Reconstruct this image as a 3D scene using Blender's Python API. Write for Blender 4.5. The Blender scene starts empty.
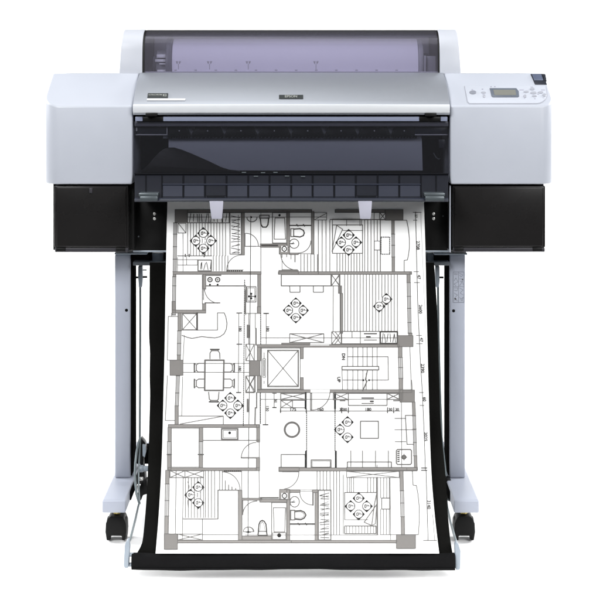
import bpy, bmesh, math, random
from mathutils import Vector, Matrix
random.seed(7)
scn = bpy.context.scene
COL = scn.collection

# ------------------------------------------------------------------ measured view
F, D0, X0, V0, H = 1367.0, 3.2, 297.0, 68.0, 1.105
def PX(u, d): return (u - X0) * d / F
def PZ(v, d): return H - (v - V0) * d / F
def P(u, v, d): return Vector((PX(u, d), d - D0, PZ(v, d)))

# ------------------------------------------------------------------ materials
def mat(name, col, rough=.45, metal=0., spec=.5, noise=0., nscale=60, bump=0., bscale=400, coat=0., sheen=0.):
    m = bpy.data.materials.new(name); m.use_nodes = True
    nt = m.node_tree; b = nt.nodes['Principled BSDF']
    b.inputs['Base Color'].default_value = (*col, 1)
    b.inputs['Roughness'].default_value = rough
    b.inputs['Metallic'].default_value = metal
    b.inputs['Specular IOR Level'].default_value = spec
    b.inputs['Coat Weight'].default_value = coat
    b.inputs['Sheen Weight'].default_value = sheen
    tc = nt.nodes.new('ShaderNodeTexCoord')
    if noise > 0:
        n = nt.nodes.new('ShaderNodeTexNoise'); n.inputs['Scale'].default_value = nscale
        n.inputs['Detail'].default_value = 6
        nt.links.new(tc.outputs['Object'], n.inputs['Vector'])
        r = nt.nodes.new('ShaderNodeMapRange')
        r.inputs['To Min'].default_value = 1 - noise; r.inputs['To Max'].default_value = 1 + noise
        nt.links.new(n.outputs['Fac'], r.inputs['Value'])
        mx = nt.nodes.new('ShaderNodeVectorMath'); mx.operation = 'SCALE'
        mx.inputs[0].default_value = col
        nt.links.new(r.outputs['Result'], mx.inputs['Scale'])
        nt.links.new(mx.outputs['Vector'], b.inputs['Base Color'])
        r2 = nt.nodes.new('ShaderNodeMapRange')
        r2.inputs['To Min'].default_value = max(.02, rough - .08); r2.inputs['To Max'].default_value = min(1, rough + .08)
        nt.links.new(n.outputs['Fac'], r2.inputs['Value'])
        nt.links.new(r2.outputs['Result'], b.inputs['Roughness'])
    if bump > 0:
        n = nt.nodes.new('ShaderNodeTexNoise'); n.inputs['Scale'].default_value = bscale
        n.inputs['Detail'].default_value = 3
        nt.links.new(tc.outputs['Object'], n.inputs['Vector'])
        bp = nt.nodes.new('ShaderNodeBump'); bp.inputs['Strength'].default_value = bump
        bp.inputs['Distance'].default_value = .001
        nt.links.new(n.outputs['Fac'], bp.inputs['Height'])
        nt.links.new(bp.outputs['Normal'], b.inputs['Normal'])
    return m

def tinted(name, col, haze=(.3, .3, .34), hz=.04, rough=.04, ior=1.45):
    m = bpy.data.materials.new(name); m.use_nodes = True
    nt = m.node_tree; nt.nodes.clear()
    o = nt.nodes.new('ShaderNodeOutputMaterial')
    t = nt.nodes.new('ShaderNodeBsdfTransparent'); t.inputs['Color'].default_value = (*col, 1)
    g = nt.nodes.new('ShaderNodeBsdfGlossy'); g.inputs['Roughness'].default_value = rough
    g.inputs['Color'].default_value = (.95, .95, 1, 1)
    fr = nt.nodes.new('ShaderNodeFresnel'); fr.inputs['IOR'].default_value = ior
    mx = nt.nodes.new('ShaderNodeMixShader')
    df = nt.nodes.new('ShaderNodeBsdfDiffuse'); df.inputs['Color'].default_value = (*haze, 1)
    m2 = nt.nodes.new('ShaderNodeMixShader'); m2.inputs['Fac'].default_value = hz
    nt.links.new(t.outputs['BSDF'], m2.inputs[1]); nt.links.new(df.outputs['BSDF'], m2.inputs[2])
    nt.links.new(fr.outputs['Fac'], mx.inputs['Fac'])
    nt.links.new(m2.outputs['Shader'], mx.inputs[1]); nt.links.new(g.outputs['BSDF'], mx.inputs[2])
    nt.links.new(mx.outputs['Shader'], o.inputs['Surface'])
    return m

M = dict(
    body=mat('body_plastic', (.352, .371, .416), .40, noise=.018, nscale=18, bump=.09, bscale=900),
    panel=mat('panel_plastic', (.375, .395, .440), .4, noise=.01),
    strip=mat('strip_silver', (.50, .51, .53), .4, metal=.0),
    cap=mat('cap_plastic', (.375, .390, .428), .42, noise=.012, nscale=25, bump=.05, bscale=900),
    hood=mat('silver_paint', (.37, .39, .425), .50, metal=.9, noise=.015, nscale=300),
    lipsheen=mat('lip_sheen_silver', (.47, .485, .505), .4, metal=.1, noise=.01),
    smoke=tinted('smoked_window', (.70, .705, .74), (.22, .225, .25), .030, rough=.05, ior=1.35),
    violet=tinted('violet_window', (.703, .700, .750), (.50, .48, .55), .05, rough=.12, ior=1.22),
    black=mat('black_plastic', (.006, .006, .006), .4, spec=.18, noise=.2, nscale=40),
    blackm=mat('black_matt', (.005, .005, .005), .7, spec=.15, noise=.2),
    bay=mat('bay_plastic', (.0100, .0094, .0094), .28, spec=.2, noise=.22, nscale=7),
    baylip=mat('bay_lip', (.032, .031, .036), .4, spec=.2, noise=.1),
    tray=mat('tray_plastic', (.010, .011, .015), .4, spec=.10, noise=.08, nscale=12),
    traylo=mat('tray_lower', (.022, .0245, .035), .4, spec=.15, noise=.08, nscale=12),
    trayrib=mat('tray_rib', (.004, .0045, .006), .5, spec=.06, noise=.1),
    trayedge=mat('tray_edge', (.016, .019, .030), .35, spec=.2, noise=.05),
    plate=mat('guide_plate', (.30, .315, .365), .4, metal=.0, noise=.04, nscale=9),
    bluebar=mat('blue_bar', (.18, .20, .275), .45, metal=.0, spec=.2, noise=.03),
    guide=mat('guide_tab', (.52, .52, .63), .4, noise=.02),
    steel=mat('steel', (.078, .092, .100), .35, metal=.4, noise=.05, nscale=80),
    rod=mat('rod_metal', (.15, .18, .19), .4, metal=.3, noise=.06, nscale=80),
    beam=mat('beam_metal', (.09, .10, .11), .6, spec=.1, metal=.0, noise=.1),
    plas=mat('bluegrey_plastic', (.26, .30, .345), .4, noise=.03),
    stand=mat('stand_paint', (.318, .340, .400), .42, noise=.015, nscale=30, bump=.06, bscale=700),
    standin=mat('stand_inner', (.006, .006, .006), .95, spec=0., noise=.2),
    brass=mat('brass', (.42, .34, .13), .35, metal=.8, noise=.1),
    caster=mat('caster_plastic', (.005, .005, .005), .5, spec=.15, noise=.2, nscale=70),
    cloth=mat('black_cloth', (.0034, .0034, .0030), .9, spec=.06, noise=.35, nscale=30, bump=.5, bscale=1500, sheen=.0),
    hem=mat('hem_cloth', (.005, .005, .0054), .8, spec=.08, noise=.3, nscale=30, bump=.5, bscale=1500, sheen=.0),
    paper=mat('paper', (.87, .87, .86), .75, spec=.2, noise=.006, nscale=10),
    roll=mat('roll_paper', (.80, .78, .86), .7, noise=.01),
    ink=mat('ink_line', (.045, .042, .040), .7, spec=.2, noise=.05),
    inkmid=mat('ink_mid', (.115, .110, .105), .7, spec=.2, noise=.05),
    inklight=mat('ink_light', (.42, .415, .41), .7, spec=.2, noise=.05),
    inkblack=mat('ink_black', (.012, .012, .012), .7, spec=.2, noise=.05),
    wallink=mat('ink_wall', (.215, .205, .195), .7, spec=.2, noise=.10, nscale=350),
    lcd=mat('lcd_glass', (.150, .153, .135), .2, noise=.03),
    lcdframe=mat('lcd_frame', (.095, .11, .135), .3, noise=.05),
    button=mat('button_grey', (.17, .18, .21), .4, noise=.03),
    print=mat('panel_print', (.22, .22, .27), .5, noise=.03),
    badge=mat('badge_dark', (.022, .026, .026), .3, noise=.1),
    badgetext=mat('badge_text', (.22, .23, .215), .35, noise=.02),
    slate=mat('slate_plastic', (.075, .09, .135), .3, noise=.05),
    slatedark=mat('slate_dark', (.02, .022, .03), .3, noise=.05),
    flange=mat('flange_plastic', (.13, .13, .15), .4, noise=.05),
    btn=mat('button_pale', (.27, .28, .315), .4),
    scale=mat('scale_print', (.23, .22, .27), .6),
    inwall=mat('compartment_grey', (.50, .50, .53), .6),
    silverflange=mat('flange_light', (.33, .33, .36), .4, noise=.05),
    sticker=mat('sticker_white', (.72, .72, .74), .5, noise=.02),
    screw=mat('screw_metal', (.75, .75, .72), .3, metal=.6, noise=.05),
    white=mat('backdrop_white', (.95, .95, .945), .85, spec=.1, noise=.004, nscale=2),
)

# ------------------------------------------------------------------ mesh builder
class MB:
    def __init__(s): s.bm = bmesh.new(); s.mats = []
    def mi(s, m):
        if m not in s.mats: s.mats.append(m)
        return s.mats.index(m)
    def add(s, tmp, m, bev=0, seg=2, ang=25):
        bmesh.ops.recalc_face_normals(tmp, faces=tmp.faces[:])
        if bev > 0:
            es = [e for e in tmp.edges if len(e.link_faces) == 2 and e.calc_face_angle(0) > math.radians(ang)]
            if es: bmesh.ops.bevel(tmp, geom=es, offset=bev, segments=seg, profile=.5, affect='EDGES', clamp_overlap=True)
        i = s.mi(m)
        for f in tmp.faces: f.material_index = i
        me = bpy.data.meshes.new('t'); tmp.to_mesh(me); tmp.free()
        s.bm.from_mesh(me); bpy.data.meshes.remove(me)
    def box(s, x0, x1, y0, y1, z0, z1, m, bev=0, seg=2):
        t = bmesh.new()
        vs = [t.verts.new((x, y, z)) for x in (x0, x1) for y in (y0, y1) for z in (z0, z1)]
        for q in ((0, 1, 3, 2), (4, 6, 7, 5), (0, 4, 5, 1), (2, 3, 7, 6), (0, 2, 6, 4), (1, 5, 7, 3)):
            t.faces.new([vs[k] for k in q])
        s.add(t, m, bev, seg)
    def pbox(s, u0, u1, v0, v1, d, d2, m, bev=0, seg=2):
        s.box(PX(u0, d), PX(u1, d), d - D0, d2 - D0, PZ(v1, d), PZ(v0, d), m, bev, seg)
    def prism(s, pts, off, m, bev=0, seg=2, ang=25):          # pts: list of Vectors (planar), extruded by vector off
        t = bmesh.new(); off = Vector(off)
        a = [t.verts.new(p) for p in pts]; b = [t.verts.new(Vector(p) + off) for p in pts]
        n = len(a)
        t.faces.new(a); t.faces.new(b[::-1])
        for i in range(n): t.faces.new((a[i], b[i], b[(i + 1) % n], a[(i + 1) % n]))
        s.add(t, m, bev, seg, ang)
    def xprism(s, prof, x0, x1, m, bev=0, seg=2, ang=25):      # prof: (d, z) pairs
        s.prism([Vector((x0, d - D0, z)) for d, z in prof], (x1 - x0, 0, 0), m, bev, seg, ang)
    def pprism(s, uv, d, d2, m, bev=0, seg=2, ang=25):         # outline in the plane at distance d
        s.prism([P(u, v, d) for u, v in uv], (0, d2 - d, 0), m, bev, seg, ang)
    def tube(s, pts, r, m, n=10, caps=True):
        pts = [Vector(p) for p in pts]; t = bmesh.new(); rings = []
        rr = r if isinstance(r, (list, tuple)) else [r] * len(pts)
        ref = Vector((0.31, 0.17, 0.9))
        for i, p in enumerate(pts):
            tg = (pts[min(i + 1, len(pts) - 1)] - pts[max(i - 1, 0)]).normalized()
            a = tg.cross(ref)
            if a.length < 1e-3: a = tg.cross(Vector((1, 0, 0)))
            a.normalize(); b = tg.cross(a)
            rings.append([t.verts.new(p + (a * math.cos(2 * math.pi * k / n) + b * math.sin(2 * math.pi * k / n)) * rr[i]) for k in range(n)])
        for i in range(len(rings) - 1):
            for k in range(n): t.faces.new((rings[i][k], rings[i][(k + 1) % n], rings[i + 1][(k + 1) % n], rings[i + 1][k]))
        if caps: t.faces.new(rings[0][::-1]); t.faces.new(rings[-1])
        s.add(t, m)
    def cyl(s, p0, p1, r, m, n=32, bev=0):
        p0 = Vector(p0); p1 = Vector(p1); t = bmesh.new()
        tg = (p1 - p0).normalized(); a = tg.orthogonal().normalized(); b = tg.cross(a)
        A = [t.verts.new(p0 + (a * math.cos(2 * math.pi * k / n) + b * math.sin(2 * math.pi * k / n)) * r) for k in range(n)]
        B = [t.verts.new(v.co + (p1 - p0)) for v in A]
        for k in range(n): t.faces.new((A[k], A[(k + 1) % n], B[(k + 1) % n], B[k]))
        t.faces.new(A[::-1]); t.faces.new(B)
        s.add(t, m, bev, 2, 40)
    def raw(s, verts, faces, m):
        i = s.mi(m); vs = [s.bm.verts.new(v) for v in verts]
        for f in faces:
            try:
                fc = s.bm.faces.new([vs[k] for k in f]); fc.material_index = i
            except ValueError: pass
    def build(s, name, parent=None, smooth=30, origin=None):
        me = bpy.data.meshes.new(name); s.bm.to_mesh(me); s.bm.free()
        for m in s.mats: me.materials.append(m)
        if smooth:
            me.polygons.foreach_set('use_smooth', [True] * len(me.polygons))
            me.set_sharp_from_angle(angle=math.radians(smooth))
        o = bpy.data.objects.new(name, me); COL.objects.link(o)
        base = Vector((0, 0, 0))
        if parent is not None:
            o.parent = parent; q = parent
            while q is not None: base += q.location; q = q.parent
        org = Vector(origin) if origin is not None else sum((Vector(c) for c in o.bound_box), Vector()) / 8
        me.transform(Matrix.Translation(-org)); o.location = org - base
        return o

def thing(name, loc, label, cat):
    o = bpy.data.objects.new(name, None); COL.objects.link(o); o.location = loc
    o.empty_display_size = .05; o['label'] = label; o['category'] = cat
    return o
def tag(o, label, cat): o['label'] = label; o['category'] = cat; return o

def text_mesh(body, size=1., bold=0.):
    cu = bpy.data.curves.new('txt', 'FONT'); cu.body = body; cu.size = size
    cu.align_x = 'CENTER'; cu.align_y = 'CENTER'; cu.offset = bold; cu.resolution_u = 3
    ob = bpy.data.objects.new('txt', cu); COL.objects.link(ob)
    bpy.context.view_layer.update()
    me = bpy.data.meshes.new_from_object(ob.evaluated_get(bpy.context.evaluated_depsgraph_get()))
    vs = [(v.co.x, v.co.y) for v in me.vertices]; fs = [tuple(p.vertices) for p in me.polygons]
    bpy.data.objects.remove(ob); bpy.data.curves.remove(cu); bpy.data.meshes.remove(me)
    return vs, fs

def arcpts(cx, cy, rx, ry, a0, a1, n=14):
    return [(cx + rx * math.cos(math.radians(a0 + (a1 - a0) * i / n)), cy + ry * math.sin(math.radians(a0 + (a1 - a0) * i / n))) for i in range(n + 1)]

# ================================================================== SETTING
mb = MB()
prof = [(-0.66, 0.0), (2.4, 0.0)] + [(2.4 + 1.0 * math.sin(math.radians(a)), 1.0 - 1.0 * math.cos(math.radians(a))) for a in range(8, 91, 8)] + [(3.4, 1.0), (3.4, 1.72)]
vs, fs = [], []
for y, z in prof: vs += [(-5, y, z), (5, y, z)]
for i in range(len(prof) - 1): fs.append((2 * i, 2 * i + 1, 2 * i + 3, 2 * i + 2))
mb.raw(vs, fs, M['white'])
floor = mb.build('floor', origin=(0, 0, 0), smooth=60)
floor['kind'] = 'structure'; floor['label'] = 'seamless white studio floor curving up into a white backdrop'

# ================================================================== PRINTER
printer = thing('large_format_printer', (PX(292, 3.2), .2, .70),
                'wide pale grey printer with silver hood and smoked window, mounted on its wheeled stand', 'printer')

# ---- side covers: rounded plan outline cut by the sloped top
ZS, KS, ZT, ZB = 1.016, .5815, 1.0918, PZ(184.3, 3.2)
def side_cover(xin, xout, r, notch=False):
    sg = 1 if xout > xin else -1
    cx = xout - sg * r; pts = [(xin, 0.0)]
    for i in range(11):
        a = math.radians(90 * i / 10)
        pts.append((cx + sg * r * math.sin(a), r - r * math.cos(a)))
    pts += [(xout - sg * .004, .42), (xin, .42)]
    t = bmesh.new()
    a = [t.verts.new((x, y, ZB)) for x, y in pts]; b = [t.verts.new((x, y, 1.3)) for x, y in pts]; n = len(a)
    t.faces.new(a); t.faces.new(b)
    for i in range(n): t.faces.new((a[i], a[(i + 1) % n], b[(i + 1) % n], b[i]))
    bmesh.ops.recalc_face_normals(t, faces=t.faces[:])
    def cut(co, no):
        g = bmesh.ops.bisect_plane(t, geom=t.verts[:] + t.edges[:] + t.faces[:], plane_co=co, plane_no=no, clear_outer=True)
        es = [e for e in g['geom_cut'] if isinstance(e, bmesh.types.BMEdge)]
        bmesh.ops.edgeloop_fill(t, edges=es)
    cut((0, 0, ZS), (0, -KS, 1)); cut((0, 0, ZT), (0, 0, 1))
    return t
slope_n = Vector((0, -KS, 1)).normalized()
def SL(u, v, h=0):
    a = (v - V0) / F; d = (H - ZS + KS * D0) / (a + KS)
    return P(u, v, d) + slope_n * h

xLi, xLo = PX(132.4, 3.2), PX(46, 3.245)
xRi, xRo = PX(450.3, 3.2), PX(551.7, 3.235)
for xi, xo, r in ((xLi, xLo, .042), (xRi, xRo, .034)):
    mb = MB(); mb.add(side_cover(xi, xo, r), M['body'], .0045, 3, 24)
    mb.build('side_cover', printer, 32)

# ---- control panel on the right slope
mb = MB()
outl = [(464.6, 86.2), (467.6, 102.0), (469.6, 103.7)] + [(536, 103.7)] + arcpts(536, 93.7, 11, 10, 90, 12, 8)[1:] + [(545.6, 86.2)]
mb.prism([SL(u, v, -.001) for u, v in outl], slope_n * .0026, M['panel'], .0009, 2)
panel = mb.build('control_panel', printer)
mb = MB()
gro = [(464.6, 86.4), (464.0, 86.4), (467.0, 102.5), (469.2, 104.4), (536, 104.4)] + arcpts(536, 93.7, 11.7, 10.7, 90, 12, 8)[1:] + [(546.2, 86.4), (545.6, 86.4)]
mb.prism([SL(u, v, -.001) for u, v in gro], slope_n * .0014, M['btn'], 0); mb.build('panel_groove', panel)
def splate(name, outline, h0, h1, m, parent, bev=0):
    b = MB(); b.prism([SL(u, v, h0) for u, v in outline], slope_n * (h1 - h0), m, bev); return b.build(name, parent)
disp = splate('display', [(489.6, 89.2), (516.2, 89.2), (518.6, 92), (519, 97.2), (518, 98), (492.6, 98), (491.4, 97)], .001, .0034, M['lcdframe'], panel, .0008)
mb = MB(); mb.prism([SL(u, v, .0030) for u, v in [(493.2, 91.0), (515.2, 91.0), (516.2, 96.4), (494.4, 96.4)]], slope_n * .0008, M['lcd'])
mb.build('display_glass', panel)
btns = [(472.8, 93.2, 3.4, 1.75, 'button'), (483.4, 93.3, 2.4, .8, 'cap'), (484, 97, 1.2, 1.5, 'cap'), (526.2, 92.6, 2.6, .95, 'cap'), (525, 97, 1.5, 1.5, 'cap'),
        (532.4, 89.8, 2.4, 1.2, 'cap'), (533.4, 93.6, 3.0, 1.2, 'cap'), (534.4, 96.8, 2.4, .9, 'cap'), (540.6, 93.2, 2.7, 1.0, 'cap'), (544.4, 95.8, 1.8, 1.5, 'cap')]
for u, v, ru, rv, m in btns:
    b = MB()
    b.prism([SL(a, c, .001) for a, c in arcpts(u, v, ru, rv, 0, 345, 23)], slope_n * .0022, M[m] if m == 'button' else M['btn'], .0004, 1)
    b.build('button', panel)
mb = MB()
for u, v, w, h in [(472.2, 90.2, 1.6, .7), (482.4, 89.8, 1.6, .9), (483.6, 95.1, 2.4, .5), (491, 87.3, 1.2, 1.1), (494.8, 87.3, 1.1, 1.1), (521.5, 90.6, 4.4, .6), (531.6, 87.6, 2.6, .5),
                   (534.8, 99.3, 1.5, .6), (543, 90.6, 3.8, .6), (538.2, 95, 1.8, .5), (524.5, 99, 1.4, .4), (543.5, 98.4, 2, .4)]:
    mb = MB(); mb.prism([SL(a, c, .0012) for a, c in [(u - w / 2, v - h / 2), (u + w / 2, v - h / 2), (u + w / 2, v + h / 2), (u - w / 2, v + h / 2)]], slope_n * .0006, M['print'])
    mb.build('panel_symbol', panel)
# slate lever recess in the outer rear corner
mb = MB()
mb.prism([SL(u, v, -.004) for u, v in [(530.4, 74.2), (544.2, 74.2), (547.0, 84.8), (535.0, 84.8)]], slope_n * .0052, M['slatedark'], .001)
mb.prism([SL(u, v, .0) for u, v in [(531.6, 75.0), (541.4, 75.0), (543.4, 81.0), (534.2, 81.0)]], slope_n * .0032, M['slate'], .0025, 3)
mb.prism([SL(u, v, .0) for u, v in [(542.2, 75), (545.4, 75.2), (546.6, 81.8), (544.4, 81.2)]], slope_n * .004, M['slatedark'], .001)
mb.build('head_lever', printer)

# ---- hood
hoodprof = [(3.196, .9955), (3.1925, .998), (3.191, 1.004), (3.191, 1.013), (3.1935, 1.0185)] + [(3.196 + .139 * i / 14, 1.0212 + .80 * .139 * i / 14 - 2.056 * (.139 * i / 14) ** 2) for i in range(15)] + [(3.339, 1.0934), (3.344, 1.0938), (3.62, 1.0938), (3.62, .9955)]
def HD(u, v, h=0):
    for (d0, z0), (d1, z1) in zip(hoodprof[3:-2], hoodprof[4:-1]):
        # solve H - a d = z0 + k (d - d0)
        a = (v - V0) / F
        if abs(d1 - d0) < 1e-9: continue
        k = (z1 - z0) / (d1 - d0); d = (H - z0 + k * d0) / (a + k)
        if d0 - 1e-6 <= d <= d1 + 1e-6:
            n = Vector((0, -k, 1)).normalized(); return P(u, v, d) + n * h
    return P(u, v, 3.19)
xh0, xh1 = PX(133.2, 3.2), PX(449.6, 3.2)
mb = MB(); mb.xprism(hoodprof, xh0, xh1, M['hood'], .0012, 2, 40)
hood = mb.build('hood', printer, 28)
mb = MB(); mb.box(xh0 + .0008, xh1 - .0008, 3.1862 - D0, 3.1905 - D0, PZ(113.0, 3.19), PZ(104.4, 3.19), M['lipsheen'], .0018, 3)  # paler strip: bright reflection on the hood's silver lip put into colour
mb.build('lip_sheen_strip', hood)
def badge(outline, words, name):
    b = MB()
    n = (HD(outline[2][0], outline[2][1], 1) - HD(outline[2][0], outline[2][1], 0))
    b.prism([HD(u, v, .0002) for u, v in outline], n * .0016, M['badge'], .0004, 1)
    for body, uc, vc, size, sx, bold in words:
        vs, fs = text_mesh(body, 1, bold)
        b.raw([HD(uc + x * size * sx, vc - y * size, .0024) for x, y in vs], fs, M['badgetext'])
    return b.build(name, hood, 0)
badge([(147.9, 93.6), (168.2, 93.6), (167.8, 98.2), (147.2, 98.2)], [('ULTRACHROME', 155.4, 95.6, 2.0, .95, .02), ('K3', 164.8, 96.1, 3.0, 1.1, .04)], 'badge')
badge([(279.0, 95.3), (303.2, 95.3), (303.2, 99.1), (279.0, 99.1)], [('EPSON', 291.0, 97.2, 3.3, 1.25, .02)], 'badge')
mb = MB(); n_ = HD(160, 100, 1) - HD(160, 100, 0)
mb.prism([HD(u, v, -.0006) for u, v in [(147.2, 99.2), (185.6, 99.2), (185.2, 101.0), (146.8, 101.0)]], n_ * .0034, M['strip'], .0008, 2)
mb.build('name_strip', hood)
for u0, u1 in ((145.5, 156.8), (425.4, 436.6)):
    b = MB(); b.pbox(u0, u1, 112.9, 116.2, 3.1848, 3.2, M['black'], .0008); b.build('hood_catch', hood)

# ---- roll cover, end caps and the compartment behind
zc = 1.0888
def rollprof(grow, d_back=3.60):
    g = grow
    p = [(3.347 - g, zc), (3.349 - g, 1.125), (3.352 - g, 1.150)]
    for i in range(1, 10):
        a = math.radians(90 * i / 9)
        p.append((3.352 - g + .062 * (1 - math.cos(a)), 1.150 + (.0485 + g) * math.sin(a)))
    return p + [(d_back, 1.1985 + g - .002)]
outer = rollprof(0)
inner = [(d + .003, z) for d, z in outer[:3]] + [(d + .003 * math.cos(math.radians(90 * i / 9)), z - .003 * math.sin(math.radians(90 * i / 9))) for i, (d, z) in enumerate(outer[3:-1], 1)] + [(outer[-1][0], outer[-1][1] - .003)]
uL, uR = PX(144.4, 3.35), PX(438.0, 3.35)
mb = MB(); mb.xprism(outer + inner[::-1], uL, uR, M['violet'])
rcover = mb.build('roll_cover', printer, 30)
mb = MB()   # dark frame edges of the tinted cover
for x0, x1 in ((uL - .004, uL), (uR, uR + .003)):
    mb.xprism(rollprof(.0012) + [(3.60, zc)], x0, x1, M['black'])
topo = rollprof(.0014)
mb.xprism([(3.412, topo[11][1]), (3.428, topo[11][1] - .0002), (3.428, 1.1935), (3.412, 1.1935)], uL, uR, M['blackm'])
mb.build('cover_frame', rcover)
mb = MB()   # scale printed on the cover
def RC(u, v, h=.0006):
    d = 3.3495; p = P(u, v, d); p.y -= h; return p
for k in range(12):
    u = 175.6 + 20.1 * k
    if u > 415: break
    mb = MB(); mb.prism([RC(u - 1.3, 69.6), RC(u + 1.3, 69.6), RC(u + 1.3, 70.8), RC(u - 1.3, 70.8)], (0, .0005, 0), M['scale']); mb.build('scale_tick', rcover)
for u in (178.4, 209.6, 248.3, 316):
    mb = MB()
    for q in (-1.6, 1.6):
        mb.prism([RC(u + q - 1.2, 61.2), RC(u + q + 1.2, 61.2), RC(u + q * .7 + .3, 63.9), RC(u + q * .7 - .5, 63.9)], (0, .0005, 0), M['scale'])
    mb.prism([RC(u - .35, 64), RC(u + .35, 64), RC(u + .35, 69.4), RC(u - .35, 69.4)], (0, .0005, 0), M['scale']); mb.build('scale_arrow', rcover)
for x0, x1, tl in ((PX(119.2, 3.35), uL - .0042, -1), (uR + .0032, PX(461.0, 3.35), 1)):
    b = MB(); t = bmesh.new()
    pr = rollprof(.003) + [(3.615, 1.19), (3.615, zc)]
    A = [t.verts.new((x0 + ((.0052 * ((z - zc) / .1)) if tl < 0 else 0), d - D0, z)) for d, z in pr]
    B = [t.verts.new((x1 - ((.0052 * ((z - zc) / .1)) if tl > 0 else 0), d - D0, z)) for d, z in pr]
    n = len(A); t.faces.new(A); t.faces.new(B[::-1])
    for i in range(n): t.faces.new((A[i], B[i], B[(i + 1) % n], A[(i + 1) % n]))
    b.add(t, M['cap'], .0042, 4, 40); b.build('roll_end_cap', printer, 32)
mb = MB()   # compartment walls
mb.box(uL, uR, .385, .40, 1.0945, 1.19, M['inwall']); mb.box(uL, uR, .152, .385, 1.0942, 1.0962, M['inwall'])
mb.build('roll_compartment', printer)

# ---- main frame (dark chassis), interior
mb = MB()
xi0, xi1 = xLi + .001, xRi - .001
mb.box(xi0, xi1, .17, .40, .70, .995, M['blackm'])                      # rear wall block
mb.box(xi0, xi1, .03, .17, .9885, .995, M['blackm'])                     # ceiling
mb.box(xLo + .02, xLi, .03, .40, PZ(250, 3.23), ZB - .001, M['blackm'])   # housings behind the ink bays
mb.box(xRi, xRo - .02, .03, .40, PZ(250, 3.23), ZB - .001, M['blackm'])
mb.build('chassis', printer)
mb = MB()
mb.pbox(163.2, 419.2, 116.6, 121.2, 3.2020, 3.225, M['bluebar'], .001)
mb.pbox(135.2, 142.6, 116.6, 121.2, 3.2020, 3.225, M['bluebar'], .001)
mb.pbox(440.6, 447.5, 116.6, 121.2, 3.2020, 3.225, M['bluebar'], .001)
mb.pbox(143, 163, 116.6, 121.2, 3.2030, 3.225, M['black'], .0005)
mb.pbox(419.5, 440.2, 116.6, 121.2, 3.2030, 3.225, M['black'], .0005)
mb.build('window_rail', printer)
mb = MB(); mb.pbox(134.5, 448.5, 121.4, 126.3, 3.2125, 3.232, M['flange'], .001); mb.build('roller_beam', printer)
gaps = [167.5, 191, 224.2, 257.6, 291, 324.4, 357.8, 391, 417.5]
for a, b2 in zip(gaps[:-1], gaps[1:]):
    b = MB(); l = 0 if a == gaps[0] else 4.2; r = 0 if b2 == gaps[-1] else 4.2
    b.pprism([(a + l, 126.5), (b2 - r, 126.5), (b2 - .6, 134.0), (b2 - .6, 137.0), (a + .6, 137.0), (a + .6, 134.0)], 3.2285, 3.2375, M['black'], .0006)
    mid = (a + b2) / 2
    for k in range(-4, 5):
        c = P(mid + k * (b2 - a) * .11, 137.2, 3.233)
        b.cyl(c + Vector((-.002, 0, 0)), c + Vector((.002, 0, 0)), .0024, M['blackm'], 12)
    b.cyl(P(mid, 130.8, 3.2290), P(mid, 130.8, 3.2265), .0017, M['silverflange'], 10)
    b.build('roller_unit', printer)
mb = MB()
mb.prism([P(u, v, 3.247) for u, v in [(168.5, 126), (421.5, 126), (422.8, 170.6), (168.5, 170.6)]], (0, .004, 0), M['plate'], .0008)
mb.pbox(163, 421, 126.6, 138.4, 3.2385, 3.2405, M['cap'])  # backing strip in a lighter colour to offset shade in the V gaps
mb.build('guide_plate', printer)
mb = MB()
cur = [(140, 172), (148, 165), (158, 153.5), (163, 149.5), (168, 147.6), (174, 147.6), (182, 150), (192, 154), (208, 161), (220, 166.8), (229, 169.8), (240, 171.0), (240, 172)]
mb.pprism(cur, 3.234, 3.245, M['bay'], .001); mb.build('curved_guide', printer)
for s, (ua, ub) in enumerate(((135.4, 167.4), (415.0, 447.6))):
    b = MB()
    b.pbox(ua, ub, 126.8, 134.2, 3.226, 3.24, M['slatedark'], .001)
    b.pbox(ua, ub, 134.2, 135.4, 3.222, 3.24, M['silverflange'], .0004)
    if s == 0:
        b.pbox(ub - .9, ub, 126.8, 134.2, 3.2225, 3.24, M['silverflange'], .0002)
        b.pbox(135.8, 137.2, 127.5, 131.0, 3.2235, 3.24, M['sticker'], .0004)
    else:
        b.pbox(439, 445, 139.5, 148, 3.23, 3.25, M['slatedark'], .001)
        b.tube([P(433.5, 153, 3.235), P(436, 157.5, 3.235), P(438.8, 159.2, 3.235), P(440, 158.2, 3.235)], .0012, M['beam'])
    b.build('carriage_stop', printer)

# ---- output tray: slanting forward, ribbed
TD0, TD1, TV0, TV1 = 3.203, 3.122, 174.6, 200.4
def TR(u, v, h=0):        # point on tray plane; straight slope from (TV0,TD0) to (TV1,TD1)
    z0, z1 = PZ(TV0, TD0), PZ(TV1, TD1); k = (z1 - z0) / (TD1 - TD0); a = (v - V0) / F
    d = (H - z0 + k * TD0) / (a + k); n = Vector((0, -abs(k), (1 if k > 0 else -1) * 1.0))
    n = Vector((0, -k, 1)).normalized()
    if n.y > 0: n = -n
    return P(u, v, d) + n * h
def trbox(b, u0, u1, v0, v1, h0, h1, m, bev=0):
    pts = [TR(u0, v0, h0), TR(u1, v0, h0), TR(u1, v1, h0), TR(u0, v1, h0)]
    b.prism(pts, TR(u0, v0, h1) - TR(u0, v0, h0), m, bev, 1)
mb = MB()
trbox(mb, 134.6, 448.2, 174.8, 199.6, -.006, 0, M['tray'])
ribs = [146, 162, 183.4, 205, 226.6, 248.2, 269.6, 291.2, 312.6, 334.2, 355.8, 377.6, 399.2, 421, 436]
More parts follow.
